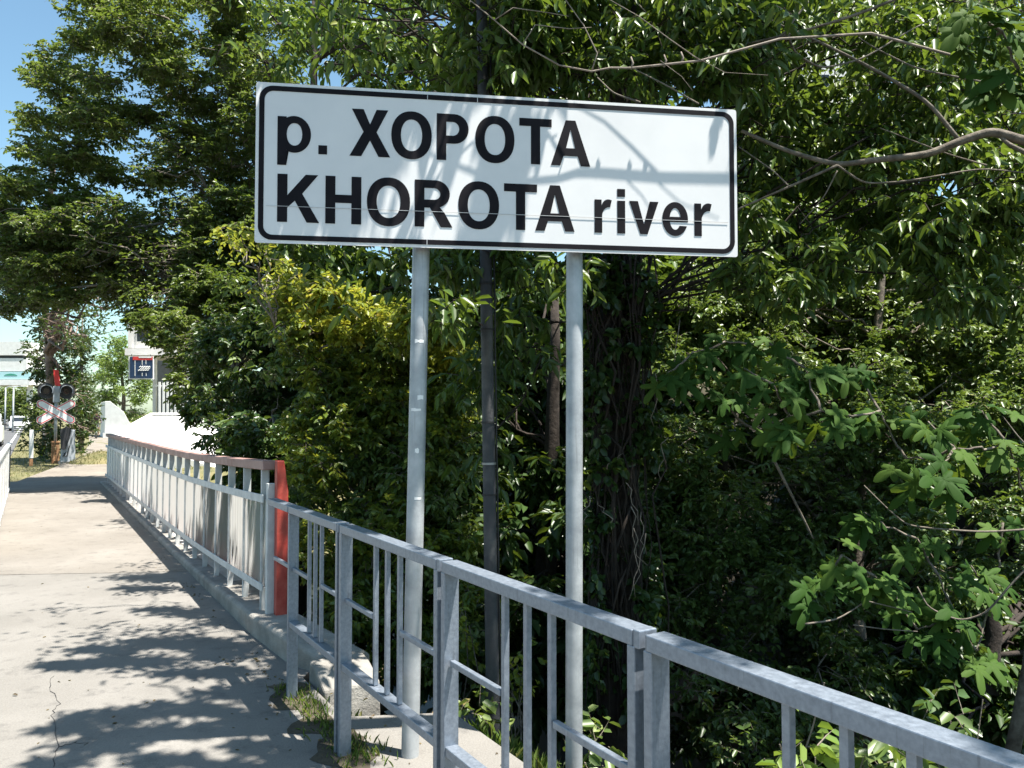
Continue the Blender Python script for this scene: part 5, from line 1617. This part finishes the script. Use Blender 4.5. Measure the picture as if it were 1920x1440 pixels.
branch_px([(1630, 1128), (1680, 1140), (1710, 1148)], 4.7, 0.005, 0.003)
branch_px([(1960, 870), (1910, 820), (1880, 780)], 4.7, 0.006, 0.003)
branch_px([(1450, 860), (1500, 960), (1525, 1010)], 5.2, 0.012, 0.007)
fm.build('stems', M['bark'], fg, smooth_=True)

# ------------------------------------------------------------------ low plants and grass behind the fence
for i, (px, py, d_, n_, mt, lab) in enumerate(((1500, 1410, 3.2, 9, 'leaf_bright', 'yellow green leafy plant seen between the balusters of the nearest panel'), (1640, 1430, 3.4, 12, 'leaf_small', 'low leafy plant under the nearest rail at the lower right'), (1780, 1360, 4.0, 12, 'leaf_dark', 'dark low plant in the hollow at the lower right'),
                                               (890, 1340, 5.0, 12, 'leaf_small', 'small weed at the foot of the dark pole'), (1120, 1400, 4.6, 14, 'leaf_small', 'low weed behind the right sign pole'), (970, 1250, 5.6, 14, 'leaf_vine', 'yellowing weed right of the dark pole foot'), (850, 1180, 6.0, 16, 'leaf_vine', 'yellowing climber between the left sign pole and the dark pole'), (700, 1180, 6.6, 16, 'leaf_vine', 'bright weed behind the second fence panel'))):
    f = Foliage(leaf=0.075 if mt != 'leaf_vine' else 0.05, width=0.6, droop=0.3, tw=0.002)
    c = at(px, py, d_)
    f.clump(c, (0.24, 0.2, 0.26), n_, 6, False, (0.3, 1))
    f.clump(c - np.array([0.1, 0, 0.2]), (0.24, 0.2, 0.2), n_, 6, False, (0.1, 0.8))
    s_, v_ = to_sv(c[0], c[1]); gz = float(terrain(np.array(s_), np.array(v_)))
    rt = empty('plant', (c[0], c[1], gz), 0, lab, 'plant', 'low plants on the river bank')
    sm = MB()
    for k in range(5): limb(sm, (c[0] + rng.normal(0, 0.04), c[1], gz - 0.02), c + rng.normal(0, 0.1, 3), 0.006, 0.003, 0.03, 0.06, 7, 5)
    sm.build('stems', M['bark'], rt)
    f.build(rt, M[mt], M['bark'], 'oval')


def grass(name, label, pts, h, mat, per=1):
    n = len(pts)
    P = np.array(pts)
    D_ = np.stack([rng.normal(0, 0.35, n), rng.normal(0, 0.35, n), np.ones(n)], 1)
    Nn = np.stack([rng.normal(0, 1, n), rng.normal(0, 1, n), np.zeros(n)], 1)
    L = h * rng.uniform(0.4, 1.3, n)
    me = leaves_mesh(name, P, D_, Nn, L, np.maximum(L * 0.06, 0.004), rng.uniform(0, 1, n), mat, 'lance', 0.25)
    o = bpy.data.objects.new(name, me); COL.objects.link(o)
    return tag(o, label, 'grass', kind='stuff')


pts = []
for k in range(5200):
    s_, v_ = rng.uniform(-4.6, -1.1), rng.uniform(-0.1, 1.4)
    if v_ < 0.42 and s_ < -2.0: continue
    if rng.random() < 0.25 and v_ < 0.7: continue
    q = sv(s_, v_); q[2] = float(terrain(np.array(s_), np.array(v_))) - 0.01
    pts.append(q)
grass('grass', 'green grass on the bank edge behind the fence', pts, 0.10, M['grass'])
pts = [sv(rng.uniform(-2.6, -1.3), rng.normal(-0.25, 0.05), -0.005) for k in range(520)]
pts += [sv(rng.normal(-2.45, 0.08), rng.normal(-0.20, 0.05), -0.005) for k in range(90)]
grass('grass_tuft', 'short grass growing along the footway edge under the fence', pts, 0.05, M['grass'])
pts = []
for k in range(9000):
    s_, v_ = rng.uniform(17, 46), rng.uniform(-2.2, 6)
    w_ = float(np.interp(s_, [16, 22, 30, 44, 70], [-1.9, -1.0, 0.2, 1.2, 2.6])); w2 = float(np.interp(s_, [16, 22, 30, 44, 70], [0.4, 0.8, 1.6, 2.8, 4.6]))
    if w_ < v_ < w2: continue
    q = sv(s_, v_); q[2] = float(terrain(np.array(s_), np.array(v_)))
    pts.append(q)
for k in range(900):
    a_, rr = rng.uniform(0, 6.283), rng.random() ** 0.5
    gq = ground_at(190, 866, 0)
    pts.append(np.array([gq[0] + 0.95 * rr * math.cos(a_), gq[1] + 1.3 * rr * math.sin(a_), -0.07 + 0.42 * (1 - rr ** 1.6)]))
grass('verge_grass', 'dry yellow grass around the crossing signal', pts, 0.09, M['dry_blade'])
# grass hump by the path end of the railing
gb = ground_at(190, 866, 0)
vs, fs = [], []
for i in range(7):
    for k in range(20):
        a_ = 2 * math.pi * k / 20; rr = (i / 6)
        vs.append((gb[0] + 0.95 * rr * math.cos(a_), gb[1] + 1.3 * rr * math.sin(a_), -0.06 + 0.42 * (1 - rr ** 1.6) + rng.normal(0, 0.012)))
fs = [(i * 20 + k, i * 20 + (k + 1) % 20, (i + 1) * 20 + (k + 1) % 20, (i + 1) * 20 + k) for i in range(6) for k in range(20)]
mnd = MB().add(vs, fs).build('grass_mound', M['dry_grass'], smooth_=True); tag(mnd, kind='structure')

# litter along the edges of the footway
n = 400
sl = np.where(rng.random(n) < 0.5, rng.uniform(-4.2, 13, n), rng.uniform(-4.2, -0.5, n))
vl = np.where(rng.random(n) < 0.62, -0.24 - np.abs(rng.normal(0, 0.10, n)), rng.uniform(-2.0, -0.3, n))
vl = np.where((sl < -1.2) & (rng.random(n) < 0.5), rng.uniform(-0.2, 0.40, n), vl)
P = np.array([sv(a_, b_, 0.004) for a_, b_ in zip(sl, vl)])
D_ = np.stack([rng.normal(0, 1, n), rng.normal(0, 1, n), rng.normal(0, 0.12, n)], 1)
Nn = np.stack([rng.normal(0, 0.25, n), rng.normal(0, 0.25, n), np.ones(n)], 1)
M['litter'] = leaf_mat('dry litter', [(0, (0.05, 0.035, 0.02)), (0.5, (0.11, 0.075, 0.04)), (1, (0.2, 0.15, 0.07))], transl=0.1, rough=0.8)
L_ = rng.uniform(0.010, 0.038, n)
o = bpy.data.objects.new('leaf_litter', leaves_mesh('leaf_litter', P, D_, Nn, L_, L_ * 0.45, rng.uniform(0, 1, n), M['litter'], 'oval', 0.25)); COL.objects.link(o)
tag(o, 'small dry leaves and bits scattered along the footway edge', 'litter', kind='stuff')
